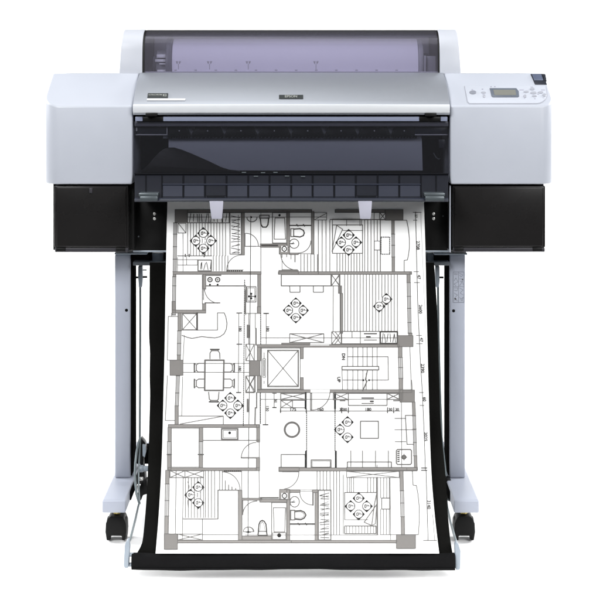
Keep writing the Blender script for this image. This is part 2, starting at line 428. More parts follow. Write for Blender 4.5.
for a, b2 in zip(ribs[:-1], ribs[1:]):
    if a in (205, 355.8):
        trbox(mb, a + 1.0, b2 - 1.0, 176.2, 195.8, 0, .001, M['tray'], .0004)
        trbox(mb, a + 2.0, b2 - 2.0, 196.4, 199.4, 0, .003, M['trayrib'], .001)
        continue
    if a in (146, 421): continue
    trbox(mb, a + .9, b2 - .9, 176.2, 184.6, 0, .001, M['tray'], .0004)
    trbox(mb, a + .9, b2 - .9, 185.8, 196.8, 0, .0012, M['traylo'], .0006)
for r_ in ribs: trbox(mb, r_ - .55, r_ + .55, 175.4, 199.4, 0, .0022, M['trayrib'], .0006)
trbox(mb, 134.6, 448.2, 174.2, 175.2, -.004, .0035, M['trayrib'], .0006)
trbox(mb, 162.6, 420.6, 184.7, 185.7, 0, .0034, M['trayedge'], .0006)
for u, v in ((244, 173.9), (275.5, 173.9), (256, 177.8), (287, 177.6), (303, 178), (263, 174.2)):   # small steel cylinders added in place of glints on the tray
    c = TR(u, v, .004); mb.cyl(c + Vector((-.005, 0, 0)), c + Vector((.005, 0, 0)), .0014, M['steel'], 10)
tray = mb.build('output_tray', printer)
mb = MB(); a_ = TR(134.6, 199.6, 0); bm_ = TR(448.2, 199.6, 0)
zt = a_.z
mb.xprism([(3.2 + a_.y + .002, zt + .004), (3.2 + a_.y - .004, zt + .003), (3.2 + a_.y - .0065, zt - .0012), (3.2 + a_.y - .004, zt - .0048), (3.26, zt - .0048), (3.26, zt - .0012), (3.2 + a_.y + .008, zt - .001)],
          a_.x, bm_.x, M['trayedge'], .0008, 2)
mb.build('tray_edge', tray)
for uc in (216.4, 365.2):
    b = MB()
    d1, d2 = 3.116, 3.205
    top = [(uc - 7.2, 201.0), (uc + 7.0, 201.0)]; bot = [(uc - 5.0, 218.8), (uc + 5.6, 218.8)]
    t = bmesh.new()
    f0 = [P(*top[0], d1), P(*top[1], d1), P(*bot[1], d2), P(*bot[0], d2)]
    A = [t.verts.new(p) for p in f0]; B = [t.verts.new(p + Vector((0, .007, -.001))) for p in f0]
    t.faces.new(A); t.faces.new(B[::-1])
    for i in range(4): t.faces.new((A[i], B[i], B[(i + 1) % 4], A[(i + 1) % 4]))
    b.add(t, M['guide'], .0018, 3)
    b.build('paper_guide', tray)

# ---- smoked front window
mb = MB(); mb.box(xh0 + .002, xh1 - .002, .0035, .0065, PZ(174.0, 3.2035), PZ(121.5, 3.2035), M['smoke']); window = mb.build('front_window', printer)

# ---- black side panels beside the paper slot
for s, (ua, ub, usc) in enumerate(((133.4, 168, 154.6), (424, 449.8, 433.6))):
    b = MB()
    b.pbox(ua, ub, 190, 250.4, 3.262, 3.37, M['black'], .001)
    sp = b.build('side_panel', printer)
    for v in (213.8, 218.7):
        c = P(usc, v, 3.262); q = MB(); q.cyl(c + Vector((0, .001, 0)), c + Vector((0, -.002, 0)), .0036, M['screw'], 16, .0007); q.build('screw', sp)
    for u, v, r in (((138.6, 236.5, .6) if s == 0 else (443, 216, 1)), ):
        q = MB(); c = P(u, v, 3.262); q.cyl(c, c + Vector((0, -.0015, 0)), .0018, M['beam'], 12); q.build('screw', sp)
for ua, ub in ((138.6, 158.0), (424.4, 445.0)):
    b = MB(); b.pbox(ua, ub, 193.2, 196.4, 3.115, 3.19, M['steel'], .0015, 2)
    b.pbox(ua + 1.2, ub - .6, 196.4, 201.2, 3.109, 3.19, M['steel'], .002, 2); b.build('tray_bracket', printer)

# ---- lower beam under the slot
mb = MB()
mb.pbox(133, 449.8, 250.4, 252.2, 3.262, 3.40, M['plas'], .0008)
mb.pbox(133, 449.8, 262.0, 265.6, 3.30, 3.42, M['beam'], .001)
mb.pbox(133, 449.8, 252.4, 262.0, 3.34, 3.42, M['blackm'])
beam = mb.build('lower_beam', printer)
for ua, ub in ((151.2, 164.4), (426, 433.6)):
    b = MB(); c = (ua + ub) / 2
    p = P(c, 252.6, 3.33); r = (ub - ua) / 2 * 3.33 / F
    b.cyl(p, Vector((p.x, p.y, PZ(262.0, 3.33))), min(r, .014), M['plas'], 28, .001); b.build('spacer', beam)

# ---- ink bays
def ink_bay(u0, u1, v0, v1, inner_left):
    b = MB()
    b.pbox(u0, u1, v0, v1 - 4.2, 3.212, 3.56, M['bay'], .004, 3)
    bay = b.build('ink_bay', printer, 32)
    b = MB(); b.pbox(u0 + 2.2, u1 - 2.4, v0 + 1.6, v1 - 5.4, 3.2090, 3.215, M['bay'], .0025, 3); door = b.build('bay_door', bay)
    cu = u0 + 36.5 if inner_left else u0 + 46
    if inner_left:
        b = MB(); b.pbox(cu - 1.6, cu + 1.6, v0 + 2.6, v0 + 8.0, 3.2065, 3.211, M['baylip'], .0012); b.build('latch', bay)
    b = MB(); b.pbox(u0 + .6, u1 - .6, v1 - 4.3, v1, 3.2135, 3.55, M['baylip'], .0018, 2)
    b.build('bay_base', bay)
    for ua in (u0 + 2.0, u1 - 12.5):
        q = MB(); q.pbox(ua, ua + 9, v1 - 4.4, v1 - .8, 3.2105, 3.23, M['black'], .0012); q.build('hinge', bay)
    return bay
ink_bay(54.2, 128.6, 185.2, 252.2, True)
rb = ink_bay(452.4, 545.6, 185.6, 252.0, False)
mb = MB(); mb.pbox(449.6, 450.8, 185.6, 252.4, 3.216, 3.26, M['body'], .0006); mb.build('bay_edge_highlight', rb)  # pale strip added for the highlight line along the bay's inner edge

# ================================================================== PAPER ROLL under the tinted cover
proll = thing('paper_roll', (PX(295, 3.4), 3.462 - D0, 1.113), 'white paper roll lying inside the printer behind the violet tinted rear cover', 'paper roll')
cy, cz, cr = 3.462 - D0, 1.113, .0655
xr0, xr1 = PX(171.6, 3.40), PX(418.4, 3.40)
mb = MB(); mb.cyl((xr0, cy, cz), (xr1, cy, cz), cr - .0, M['roll'], 64, .001); mb.build('paper', proll, 30)
mb = MB(); mb.cyl((xr0 - .0145, cy, cz), (xr0 - .0005, cy, cz), cr + .006, M['flange'], 48, .001); mb.build('flange', proll)
mb = MB(); mb.cyl((xr1 + .0005, cy, cz), (xr1 + .013, cy, cz), cr - .003, M['silverflange'], 48, .001); mb.build('flange', proll)
mb = MB()
for r, a, b2 in ((.036, -.040, -.015), (.022, -.05, -.04)): mb.cyl((xr0 + a, cy - .015, cz), (xr0 + b2, cy - .015, cz), r, M['silverflange'], 32, .001)
for va, vb, ua in ((54.4, 57.9, 156.6), (59.2, 61.9, 155.0), (63.2, 64.6, 159.2), (69.6, 71.5, 157)):
    mb.pbox(ua, 166.0, va, vb, 3.40, 3.42, M['sticker'], .0008)
mb.build('spindle_end', proll)
mb = MB()
mb.cyl((xr1 + .013, cy, cz), (xr1 + .03, cy, cz), .03, M['flange'], 32, .001)
mb.pbox(424.2, 426.0, 55.5, 72, 3.39, 3.40, M['silverflange'], .0005); mb.pbox(426.4, 436, 56, 73, 3.40, 3.41, M['silverflange'], .002)
mb.build('spindle_end', proll)

# ================================================================== STAND
stand = thing('printer_stand', (PX(290, 3.32), .15, 0), 'blue grey two-legged metal stand on black casters carrying the printer', 'stand')
FD, LD = 3.15, 3.32
def build_side(sg):
    if sg < 0: lx0, lx1, fx0, fx1, inner = PX(114.7, LD), PX(130.4, LD), PX(102.2, FD), PX(125.6, FD), PX(130.4, LD)
    else: lx0, lx1, fx0, fx1, inner = PX(449.6, LD), PX(465.3, LD), PX(454.0, FD), PX(479.0, FD), PX(449.6, LD)
    z0, z1 = PZ(478, LD), PZ(254.6, LD)
    y0, y1 = LD - D0, LD - D0 + .085
    b = MB(); b.box(lx0, lx1, y0, y1, z0, z1, M['stand'], .0035, 3)
    # shallow flute down the front face
    leg = b.build('leg', stand, 32)
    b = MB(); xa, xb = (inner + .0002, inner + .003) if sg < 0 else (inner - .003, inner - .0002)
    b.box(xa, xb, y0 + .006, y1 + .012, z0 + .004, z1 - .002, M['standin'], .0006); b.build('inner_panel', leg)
    hu, hv = (126.5, 310.2) if sg < 0 else (453.6, 310.8)
    c = P(hu, hv, LD); b = MB(); b.cyl(c + Vector((0, .002, 0)), c + Vector((0, -.0008, 0)), .0036, M['standin'], 20, .0003); b.build('bolt_hole', leg)
    if sg > 0:   # pictogram sticker
        b = MB(); d = LD - .0006
        b.pbox(453.0, 464.2, 271.6, 302.6, d, LD, M['stand'])
        def ln(pts, w=.4, m='button'):
            for (ua, va), (ub, vb) in zip(pts[:-1], pts[1:]):
                dx, dy = ub - ua, vb - va; l = math.hypot(dx, dy) or 1; nx, ny = -dy / l * w / 2, dx / l * w / 2
                ln.k += 1; dd = d - .0003 - ln.k * 2e-6
                b.raw([P(ua + nx, va + ny, dd), P(ub + nx, vb + ny, dd), P(ub - nx, vb - ny, dd), P(ua - nx, va - ny, dd)], [(0, 1, 2, 3)], M[m])
        ln.k = 0
        for q in ([(453.2, 272), (464, 272), (464, 302.4), (453.2, 302.4), (453.2, 272)], [(453.2, 286.6), (464, 286.6)], [(458.6, 272), (458.6, 302.4)],
                  [(454, 273.5), (457.8, 273.5)], [(454, 274.6), (457.6, 274.6)], [(459.4, 273.3), (463, 275), (461, 277), (459.6, 275)], [(454, 281), (456, 278), (458, 282), (454, 284), (456, 285.6)],
                  [(459.4, 279), (463, 279), (461, 284), (459.4, 285.5)], [(462.4, 281), (463.4, 285)], [(454, 288), (458, 288), (457, 291), (454, 290)], [(454, 293), (457.6, 295), (455, 297.6), (454, 301)],
                  [(459.6, 288), (463.2, 290), (460, 293), (463.2, 295)], [(459.4, 297), (462, 301), (463.4, 297), (461, 299)], [(455, 299.5), (458, 301)], [(460.2, 281), (461.6, 282)]):
            ln(q)
        ln([(454.6, 298.2), (456.2, 299.4)], 1.2, 'ink'); ln([(462, 279.2), (463.2, 279.6)], 1.0, 'ink')
        b.build('sticker', leg, 0)
    # top flange plate and dark clamp
    b = MB()
    if sg < 0: b.pbox(114.4, 147, 253.0, 254.6, 3.30, 3.42, M['plas'], .0006); b.pbox(130.8, 150.5, 255, 264, 3.335, 3.42, M['black'], .002)
    else: b.pbox(434, 467.4, 253.4, 255.0, 3.30, 3.42, M['plas'], .0006); b.pbox(429, 449.2, 255.4, 265, 3.335, 3.42, M['black'], .002)
    b.build('top_bracket', stand)
    # foot: long tapering sole
    zt, zb = .1090, PZ(513, FD)
    b = MB(); cxf = (fx0 + fx1) / 2
    prof = [(FD, zb), (FD, zt - .0012), (FD + .006, zt), (3.50, zt), (3.66, zt - .004), (3.66, zb), (3.40, zb - .0), (3.25, zb)]
    b.xprism(prof, fx0, fx1, M['stand'], .003, 3, 35)
    foot = b.build('foot', stand, 32)
    ix = fx1 if sg < 0 else fx0
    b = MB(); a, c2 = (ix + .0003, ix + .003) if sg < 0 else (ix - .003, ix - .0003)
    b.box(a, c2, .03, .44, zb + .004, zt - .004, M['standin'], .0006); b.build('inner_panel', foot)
    # casters
    for d in (3.205, 3.60):
        c = Vector((cxf, d - D0, 0)); q = MB()
        # hood, cut as an arch seen from the front
        hw = .0245
        outl = [(-hw + .003, .0045), (-hw, .024), (-hw + .001, .044), (-hw + .006, .0565), (-.013, .0605), (.013, .0605), (hw - .006, .0565), (hw - .001, .044), (hw, .024), (hw - .003, .0045),
                (hw - .0105, .0045), (hw - .0105, .0150), (-hw + .0105, .0150), (-hw + .0105, .0045)]
        q.prism([c + Vector((x, -.022, z)) for x, z in outl], (0, .044, 0), M['caster'], .0022, 2, 30)
        cas = q.build('caster', stand, 34)
        for s2 in (-1, 1):
            w = MB(); w.cyl(c + Vector((s2 * .0145, .004, .0265)), c + Vector((s2 * .0232, .004, .0265)), .0262, M['caster'], 36, .003); w.build('wheel', cas, 34)
        w = MB(); w.cyl(c + Vector((0, 0, .0600)), c + Vector((0, 0, zb + .001)), .0075, M['brass'], 20, .001); w.cyl(c + Vector((0, -.004, .0635)), c + Vector((0, -.004, .0785)), .0092, M['brass'], 6); w.build('stem', cas)
build_side(-1); build_side(1)
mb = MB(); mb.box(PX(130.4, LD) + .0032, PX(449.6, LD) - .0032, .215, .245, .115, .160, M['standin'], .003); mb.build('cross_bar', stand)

# ================================================================== PRINTED SHEET
def interp(tab, x):
    if x <= tab[0][0]: (x0, y0), (x1, y1) = tab[0], tab[1]; return y0 + (y1 - y0) * (x - x0) / (x1 - x0)
    n = len(tab)
    for i in range(n - 1):
        if x <= tab[i + 1][0]:
            x0, y0 = tab[i]; x1, y1 = tab[i + 1]
            # monotone-ish hermite for a smooth sheet
            m0 = (y1 - tab[i - 1][1]) / (x1 - tab[i - 1][0]) if i > 0 else (y1 - y0) / (x1 - x0)
            m1 = (tab[i + 2][1] - y0) / (tab[i + 2][0] - x0) if i + 2 < n else (y1 - y0) / (x1 - x0)
            h = x1 - x0; t = (x - x0) / h
            return (2 * t**3 - 3 * t**2 + 1) * y0 + (t**3 - 2 * t**2 + t) * h * m0 + (-2 * t**3 + 3 * t**2) * y1 + (t**3 - t**2) * h * m1
    (x0, y0), (x1, y1) = tab[-2], tab[-1]; return y1 + (y1 - y0) * (x - x1) / (x1 - x0)
SHL = [(190, 167.6), (205, 167.3), (250, 166.3), (300, 165.4), (350, 164.6), (390, 163.6), (440, 162.4), (480, 160.8), (520, 158.4), (553.5, 155.6)]
SHR = [(190, 423.6), (205, 424.0), (250, 425.4), (300, 426.4), (350, 427.6), (390, 428.6), (440, 430.0), (480, 431.8), (520, 435.2), (553.5, 439.2)]
SW = .610
def SD(v): return F * SW / (interp(SHR, v) - interp(SHL, v))
def SP(u, v, h=0):
    d = SD(v); p = P(u, v, d)
    q = P(u, v + 1, SD(v + 1)); t = (q - p).normalized(); n = Vector((1, 0, 0)).cross(t).normalized()
    if n.y > 0: n = -n
    return p + n * h
mb = MB()
NU, NV = 12, 74
rows = [188 + (553.4 - 188) * j / NV for j in range(NV + 1)]
vs, fs = [], []
for layer in (0, -.0004):
    for v in rows:
        l, r = interp(SHL, v), interp(SHR, v)
        for i in range(NU + 1): vs.append(SP(l + (r - l) * i / NU, v, layer))
o_ = (NU + 1) * (NV + 1)
for j in range(NV):
    for i in range(NU):
        a = j * (NU + 1) + i; fs.append((a, a + 1, a + NU + 2, a + NU + 1)); fs.append((o_ + a, o_ + a + NU + 1, o_ + a + NU + 2, o_ + a + 1))
for j in range(NV):
    for i in (0, NU):
        a = j * (NU + 1) + i; fs.append((a, a + NU + 1, o_ + a + NU + 1, o_ + a))
for i in range(NU):
    for j in (0, NV):
        a = j * (NU + 1) + i; fs.append((a, a + 1, o_ + a + 1, o_ + a))
mb.raw(vs, fs, M['paper'])
LAY = [0]
def lay(base): LAY[0] += 1; return base + LAY[0] * 4e-7
LVL = dict(wallink=.00012, paper=.0009, inkblack=.0013)
def strip(pts, w, m, base=.0005):
    w *= 1.2
    """polyline in photo pixels -> strips lying on the sheet"""
    for (ua, va), (ub, vb) in zip(pts[:-1], pts[1:]):
        dx, dy = ub - ua, vb - va; l = math.hypot(dx, dy)
        if l < 1e-6: continue
        nx, ny = -dy / l * w / 2, dx / l * w / 2
        ex, ey = dx / l * w * .3, dy / l * w * .3
        ua2, va2, ub2, vb2 = ua - ex, va - ey, ub + ex, vb + ey
        k = max(1, int(abs(vb2 - va2) / 6)); h = lay(base); V, Fc = [], []
        for i in range(k + 1):
            t = i / k; u, v = ua2 + (ub2 - ua2) * t, va2 + (vb2 - va2) * t
            V += [SP(u + nx, v + ny, h), SP(u - nx, v - ny, h)]
        for i in range(k): Fc.append((2 * i, 2 * i + 1, 2 * i + 3, 2 * i + 2))
        mb.raw(V, Fc, m)
def fillpoly(pts, m, base):
    h = lay(base); mb.raw([SP(u, v, h) for u, v in pts], [tuple(range(len(pts)))], m)
def fillrect(u0, v0, u1, v1, m, base, sl=0):
    k = max(1, int((v1 - v0) / 6)); h = lay(base); V, Fc = [], []
    for i in range(k + 1):
        t = i / k; v = v0 + (v1 - v0) * t; V += [SP(u0 + sl * t, v, h), SP(u1 + sl * t, v, h)]
    for i in range(k): Fc.append((2 * i, 2 * i + 1, 2 * i + 3, 2 * i + 2))
    mb.raw(V, Fc, m)
class Tile:
    def __init__(s, ox, oy): s.ox, s.oy = ox, oy
    def p(s, x, y): return (s.ox + x / 6, s.oy + y / 6)
    def l(s, *c, w=.55, m='inkmid'):
        pts = [s.p(c[i], c[i + 1]) for i in range(0, len(c), 2)]; strip(pts, w, M[m])
    def r(s, x0, y0, x1, y1, w=.55, m='inkmid'): s.l(x0, y0, x1, y0, x1, y1, x0, y1, x0, y0, w=w, m=m)
    def x(s, x0, y0, x1, y1, w=.5, m='inkmid', box=True):
        if box: s.r(x0, y0, x1, y1, w, m)
        s.l(x0, y0, x1, y1, w=w, m=m); s.l(x0, y1, x1, y0, w=w, m=m)
    def w(s, x0, y0, x1, y1, sl=0):       # wall: grey poché with dark edges
        a, b = s.p(x0, y0), s.p(x1, y1); fillrect(a[0], a[1], b[0], b[1], M['wallink'], LVL['wallink'], sl / 6)
        s.l(x0, y0, x1, y0, w=.5, m='inkmid'); s.l(x0 + sl, y1, x1 + sl, y1, w=.5, m='inkmid')
        s.l(x0, y0, x0 + sl, y1, w=.5, m='inkmid'); s.l(x1, y0, x1 + sl, y1, w=.5, m='inkmid')
    def col(s, x0, y0, x1, y1):
        s.w(x0, y0, x1, y1)
        n = int((x1 - x0 + y1 - y0) / 9)
        for i in range(1, n):
            q = i * 9; xa, ya = (x0, y1 - q) if q < y1 - y0 else (x0 + q - (y1 - y0), y0)
            xb, yb = (x0 + q, y1) if q < x1 - x0 else (x1, y1 - (q - (x1 - x0)))
            s.l(xa, ya, xb, yb, w=.2, m='inkmid')
    def win(s, x0, y0, x1, y1, sl=0, ticks=()):   # window in a wall: white gap, two lines
        a, b = s.p(x0, y0), s.p(x1, y1); fillrect(a[0], a[1], b[0], b[1], M['inklight'], .00038, sl / 6)
        for x, ww in ((x0, .6), ((x0 + x1) / 2, .35), (x1, .6)): s.l(x, y0, x + sl, y1, w=ww, m='inkmid')
        for y in (y0, y1, *ticks):
            t = (y - y0) / (y1 - y0) * sl; s.l(x0 + t - 3, y, x1 + t + 3, y, w=.5, m='ink')
    def v(s, xs, y0, y1, w=.5, m='inkmid'):
        for x in xs: s.l(x, y0, x, y1, w=w, m=m)
    def hat(s, x0, x1, y0, y1, st=18, w=.55, m='inkmid'):
        x = x0
        while x <= x1: s.l(x, y0, x, y1, w=w, m=m); x += st
    def c(s, cx, cy, rx, ry=None, a0=0, a1=360, w=.5, m='inkmid', n=18):
        ry = ry or rx; s.l(*[q for p in arcpts(cx, cy, rx, ry, a0, a1, n) for q in p], w=w, m=m)
    def disc(s, cx, cy, r, m='inkblack', base=.0010):
        fillpoly([s.p(*p) for p in arcpts(cx, cy, r, r, 0, 337.5, 15)], M[m], base)
    def dash(s, x0, y0, x1, y1, st=9, w=.6, m='ink'):
        L = math.hypot(x1 - x0, y1 - y0); k = int(L / st)
        for i in range(k):
            a, b = i / k, (i + .5) / k
            s.l(x0 + (x1 - x0) * a, y0 + (y1 - y0) * a, x0 + (x1 - x0) * b, y0 + (y1 - y0) * b, w=w, m=m)
    def t(s, body, x, y, size, rot=0, m='ink', bold=.025):
        vs, fs = text_mesh(body, 1, bold); c, sn = math.cos(math.radians(rot)), math.sin(math.radians(rot)); h = lay(.0008)
        cx, cy = s.p(x, y); V = []
        for a, b in vs:
            a, b = a * size / 6, -b * size / 6; V.append(SP(cx + a * c - b * sn, cy + a * sn + b * c, h))
        mb.raw(V, fs, M[m])
    def mk(s, cx, cy, dirs, r=25):        # one section marker: circle in a diamond with black corners
        q = r * 1.50
        D = dict(u=(0, -1), d=(0, 1), l=(-1, 0), r=(1, 0))
        fillpoly([s.p(cx, cy - q), s.p(cx + q, cy), s.p(cx, cy + q), s.p(cx - q, cy)], M['paper'], .0007)
        for k in dirs:
            dx, dy = D[k]; e = .85 * q if k == dirs[0] else .62 * q
            tip = (cx + dx * q, cy + dy * q)
            a = (tip[0] - dx * e - dy * e, tip[1] - dy * e - dx * e); b = (tip[0] - dx * e + dy * e, tip[1] - dy * e + dx * e)
            fillpoly([s.p(*tip), s.p(*a), s.p(*b)], M['inkblack'], .0009)
        s.disc(cx, cy, r - 1, 'paper', .0012)
        strip([s.p(*p) for p in arcpts(cx, cy, r, r, 0, 360, 20)], .65, M['ink'], .0014)
        strip([s.p(cx - 4, cy), s.p(cx + r - 3, cy)], .5, M['ink'], .0014)
        for k, (ax, ay, bx, by) in enumerate(((-12, -6, -4, -9), (-12, -6, -12, 8), (-12, 8, -3, 9), (-3, -9, -4, 9), (3, -7, 10, -4))):
            strip([s.p(cx + ax, cy + ay), s.p(cx + bx, cy + by)], .65, M['ink'], .0014)
    def mk4(s, cx, cy, o=45, which='uldr', r=25):
        side = dict(u='ulr', d='dlr', l='lud', r='rud'); D = dict(u=(0, -1), d=(0, 1), l=(-1, 0), r=(1, 0))
        for k in which: s.mk(cx + D[k][0] * o, cy + D[k][1] * o, side[k], r)
    def scrib(s, x0, y0, x1, y1, n, vert=False):   # hanging clothes squiggles
        rd = random.Random(int(x0 * 7 + y0))
        for i in range(n):
            t = (i + .5) / n
            if vert:
                y = y0 + (y1 - y0) * t; s.l(x0 + rd.uniform(2, 8), y + rd.uniform(-9, 9), x1 - rd.uniform(2, 8), y + rd.uniform(-9, 9), w=.55, m='ink')
                if i % 2: s.l(x1 - 8, y - 10, x0 + 12, y + 6, w=.4, m='inkmid')
            else:
                x = x0 + (x1 - x0) * t; s.l(x + rd.uniform(-9, 9), y0 + rd.uniform(2, 8), x + rd.uniform(-9, 9), y1 - rd.uniform(2, 8), w=.55, m='ink')
A, B, C = Tile(155, 200), Tile(245, 200), Tile(335, 200)
Dt, E, Ft = Tile(155, 290), Tile(245, 290), Tile(335, 290)
G, Ht, I = Tile(155, 380), Tile(245, 380), Tile(340, 380)
J, K, Lt = Tile(155, 465), Tile(245, 465), Tile(350, 465)
# --- A
A.w(195, 58, 940, 75); A.col(120, 58, 195, 135)
A.r(195, 76, 445, 137, .7); A.l(195, 103, 1030, 103, w=.45); A.scrib(205, 78, 440, 136, 13)
A.r(450, 76, 518, 325, .7); A.l(500, 90, 500, 325, w=.4); A.scrib(455, 95, 515, 320, 12, True)
A.w(520, 75, 537, 330)
A.hat(196, 440, 140, 335, 17.5); A.hat(350, 440, 335, 425, 17.5)
A.win(113, 137, 131, 430, -4, (205, 280, 355)); A.r(138, 140, 186, 198); A.l(140, 140, 186, 198)
A.l(168, 198, 168, 430, w=.45); A.l(190, 390, 190, 340, w=.45)
A.l(135, 335, 340, 335, w=.7); A.r(135, 358, 255, 390, .5); A.r(258, 360, 338, 425, .9); A.scrib(262, 370, 335, 422, 5); A.l(135, 428, 135, 345, w=.5)
A.l(182, 325, 182, 340, w=.9, m='ink'); A.l(205, 325, 205, 340, w=.9, m='ink'); A.l(295, 325, 295, 342, w=.9, m='ink')
A.mk4(290, 245, 45)
A.c(520, 420, 90, None, 180, 270, .55); A.l(430, 420, 530, 420); A.dash(430, 425, 530, 425, 12, .9)
A.w(108, 430, 637, 446); A.w(108, 446, 126, 460); A.win(107, 460, 125, 690, -3, (515,))
A.w(288, 446, 305, 535); A.l(292, 535, 292, 600); A.l(285, 535, 285, 600)
for x in (330, 376):
    A.c(x, 478, 13, None, 0, 360, .9, 'ink'); A.l(x - 6, 478, x + 6, 478, w=.5); A.l(x, 472, x, 484, w=.5); A.disc(x, 508, 6, 'inkblack')
A.l(308, 452, 396, 452, w=.9, m='inkmid'); A.l(308, 515, 545, 515, w=.9); A.l(545, 515, 545, 690)
A.c(387, 530, 90, 90, 180, 96, .6); A.l(300, 617, 390, 617, w=.9)
strip([(250.8, 216), (250.2, 300), (249.2, 400), (248.2, 480), (247.9, 540)], .55, M['ink'])
A.c(582, 105, 30, 26, 0, 180, .7); A.disc(578, 104, 5)
A.l(540, 200, 540, 278, 605, 278, w=.7)
# --- B
B.c(5, 275, 75, 75, 270, 360, .6); B.l(0, 278, 92, 278)
B.r(88, 92, 145, 110, .8); B.l(92, 110, 96, 148, 106, 163, 128, 163, 138, 148, 142, 110, w=1.0, m='ink')
B.r(165, 76, 250, 258, .7); B.l(180, 108, 238, 108, 243, 235, 175, 235, 180, 108, w=.6); B.disc(207, 92, 7)
B.w(250, 70, 268, 300); B.w(92, 263, 252, 284); B.dash(100, 273, 200, 273, 8, 1.2)
B.w(205, 284, 268, 325); a_ = B.p(218, 276); b_ = B.p(254, 312); fillrect(a_[0], a_[1], b_[0], b_[1], M['paper'], .0007)
strip([B.p(*p) for p in arcpts(236, 293, 13, 15, 0, 360, 16)], .9, M['ink'], .0009); B.t('x', 236, 293, 16)
B.l(95, 78, 95, 262, w=.4); B.l(95, 284, 95, 430, w=.5)
B.l(268, 153, 398, 153, w=1.0, m='ink'); B.l(310, 146, 318, 158, w=.8, m='ink'); B.l(350, 146, 358, 158, w=.8, m='ink')
B.r(275, 172, 292, 220, .8); B.l(292, 175, 330, 172, 350, 182, 356, 198, 350, 214, 330, 222, 292, 218, w=1.0, m='ink')
B.c(295, 262, 28, None, 0, 360, .7); B.disc(283, 262, 4); B.disc(290, 255, 3); B.l(272, 262, 295, 262, w=.7, m='ink')
B.c(320, 245, 75, 73, 0, 90, .6); B.w(398, 70, 414, 325); B.w(268, 318, 320, 328); B.l(320, 322, 400, 322, w=.5)
B.r(415, 76, 490, 120, .5); B.l(418, 118, 490, 80, w=.5); B.hat(440, 520, 122, 428, 23)
B.hat(335, 440, 327, 428, 20)
B.c(310, 325, 95, 95, 180, 90, .6); B.l(222, 325, 222, 345); B.l(250, 328, 250, 342); B.l(276, 328, 276, 355); B.l(300, 328, 300, 372, w=.8)
B.l(222, 355, 222, 425, w=.4); B.l(225, 418, 315, 418)
B.w(200, 430, 1000, 446); B.w(203, 422, 320, 446)
B.w(76, 446, 95, 680); B.r(218, 447, 516, 515, .8); B.l(268, 515, 270, 553, 330, 553, 330, 515, w=.7); B.l(410, 515, 410, 553, 470, 553, 470, 515, w=.7)
B.x(518, 447, 570, 515, .6); B.l(530, 515, 528, 790); B.w(568, 515, 580, 560); B.w(574, 560, 586, 790)
B.r(10, 520, 66, 612, .7); B.r(17, 528, 58, 604, .4)
for q in ((38, 560, 38, 596), (22, 578, 66, 578)): B.l(*q, w=.7, m='ink')
for x, y in ((38, 562), (38, 590), (24, 578), (62, 578)): B.disc(x, y, 6)
# --- bed between B and C
B.l(525, 115, 700, 115, w=.5); B.r(525, 150, 705, 320, .7); B.r(525, 118, 700, 150, .5)
C.l(45, 183, 165, 183, w=.5); C.l(10, 152, 46, 176, -18, 310, w=.6); C.l(-18, 310, 10, 152, w=.6); C.l(70, 118, 70, 155); C.l(150, 118, 150, 155)
C.hat(12, 172, 322, 428, 17)
C.mk4(82, 255, 44)
# --- C
C.w(0, 58, 300, 75); C.col(302, 58, 408, 122); C.l(-30, 118, 302, 118, w=.8); C.x(268, 76, 304, 120, .6)
C.r(235, 76, 268, 118, .5); C.hat(178, 262, 122, 428, 19); C.l(272, 122, 272, 428, w=.7)
a_, b_ = C.p(236, 247), C.p(270, 300); fillrect(a_[0], a_[1], b_[0], b_[1], M['paper'], .00062); strip([C.p(236, 247), C.p(270, 247), C.p(270, 300), C.p(236, 300), C.p(236, 247)], .6, M['inkmid'], .0008)
for q in ((276, 223, 328, 223), (328, 223, 328, 325), (328, 325, 276, 325), (276, 325, 276, 223)): C.dash(*q, 11, .8)
C.w(340, 122, 356, 205); C.win(341, 205, 356, 342, 1, (272,)); C.w(342, 342, 358, 430)
C.l(356, 122, 430, 122, 440, 170, 446, 230, 446, 290, 440, 335, 434, 360, 415, 362, 415, 430, w=.6)
strip([(415.6, 212), (416.4, 250), (417.6, 300), (418.9, 330), (420.3, 360), (422.2, 390), (424.0, 430), (425.4, 470)], .5, M['ink'])
strip([(420.8, 212), (422.2, 250), (424.4, 300), (425.8, 345)], .35, M['inklight'])
C.l(468, 75, 518, 75); C.l(470, 122, 492, 122); C.l(472, 430, 502, 430); C.l(475, 495, 508, 495)
C.t('2708', 497, 272, 27, 90); C.t('47', 503, 462, 26, 90); C.t('27', 486, 97, 20, 90, 'inkmid')
C.w(-100, 430, 450, 446); C.win(433, 496, 451, 800, 6, (578, 650, 735)); C.w(431, 446, 451, 496)
C.x(-20, 447, 25, 515, .5); C.w(20, 515, 32, 560); C.w(30, 560, 46, 800)
C.hat(58, 375, 446, 786, 18.6)
Ft.mk(308, 55, 'rud', 25); Ft.mk(265, 98, 'dlr', 25)
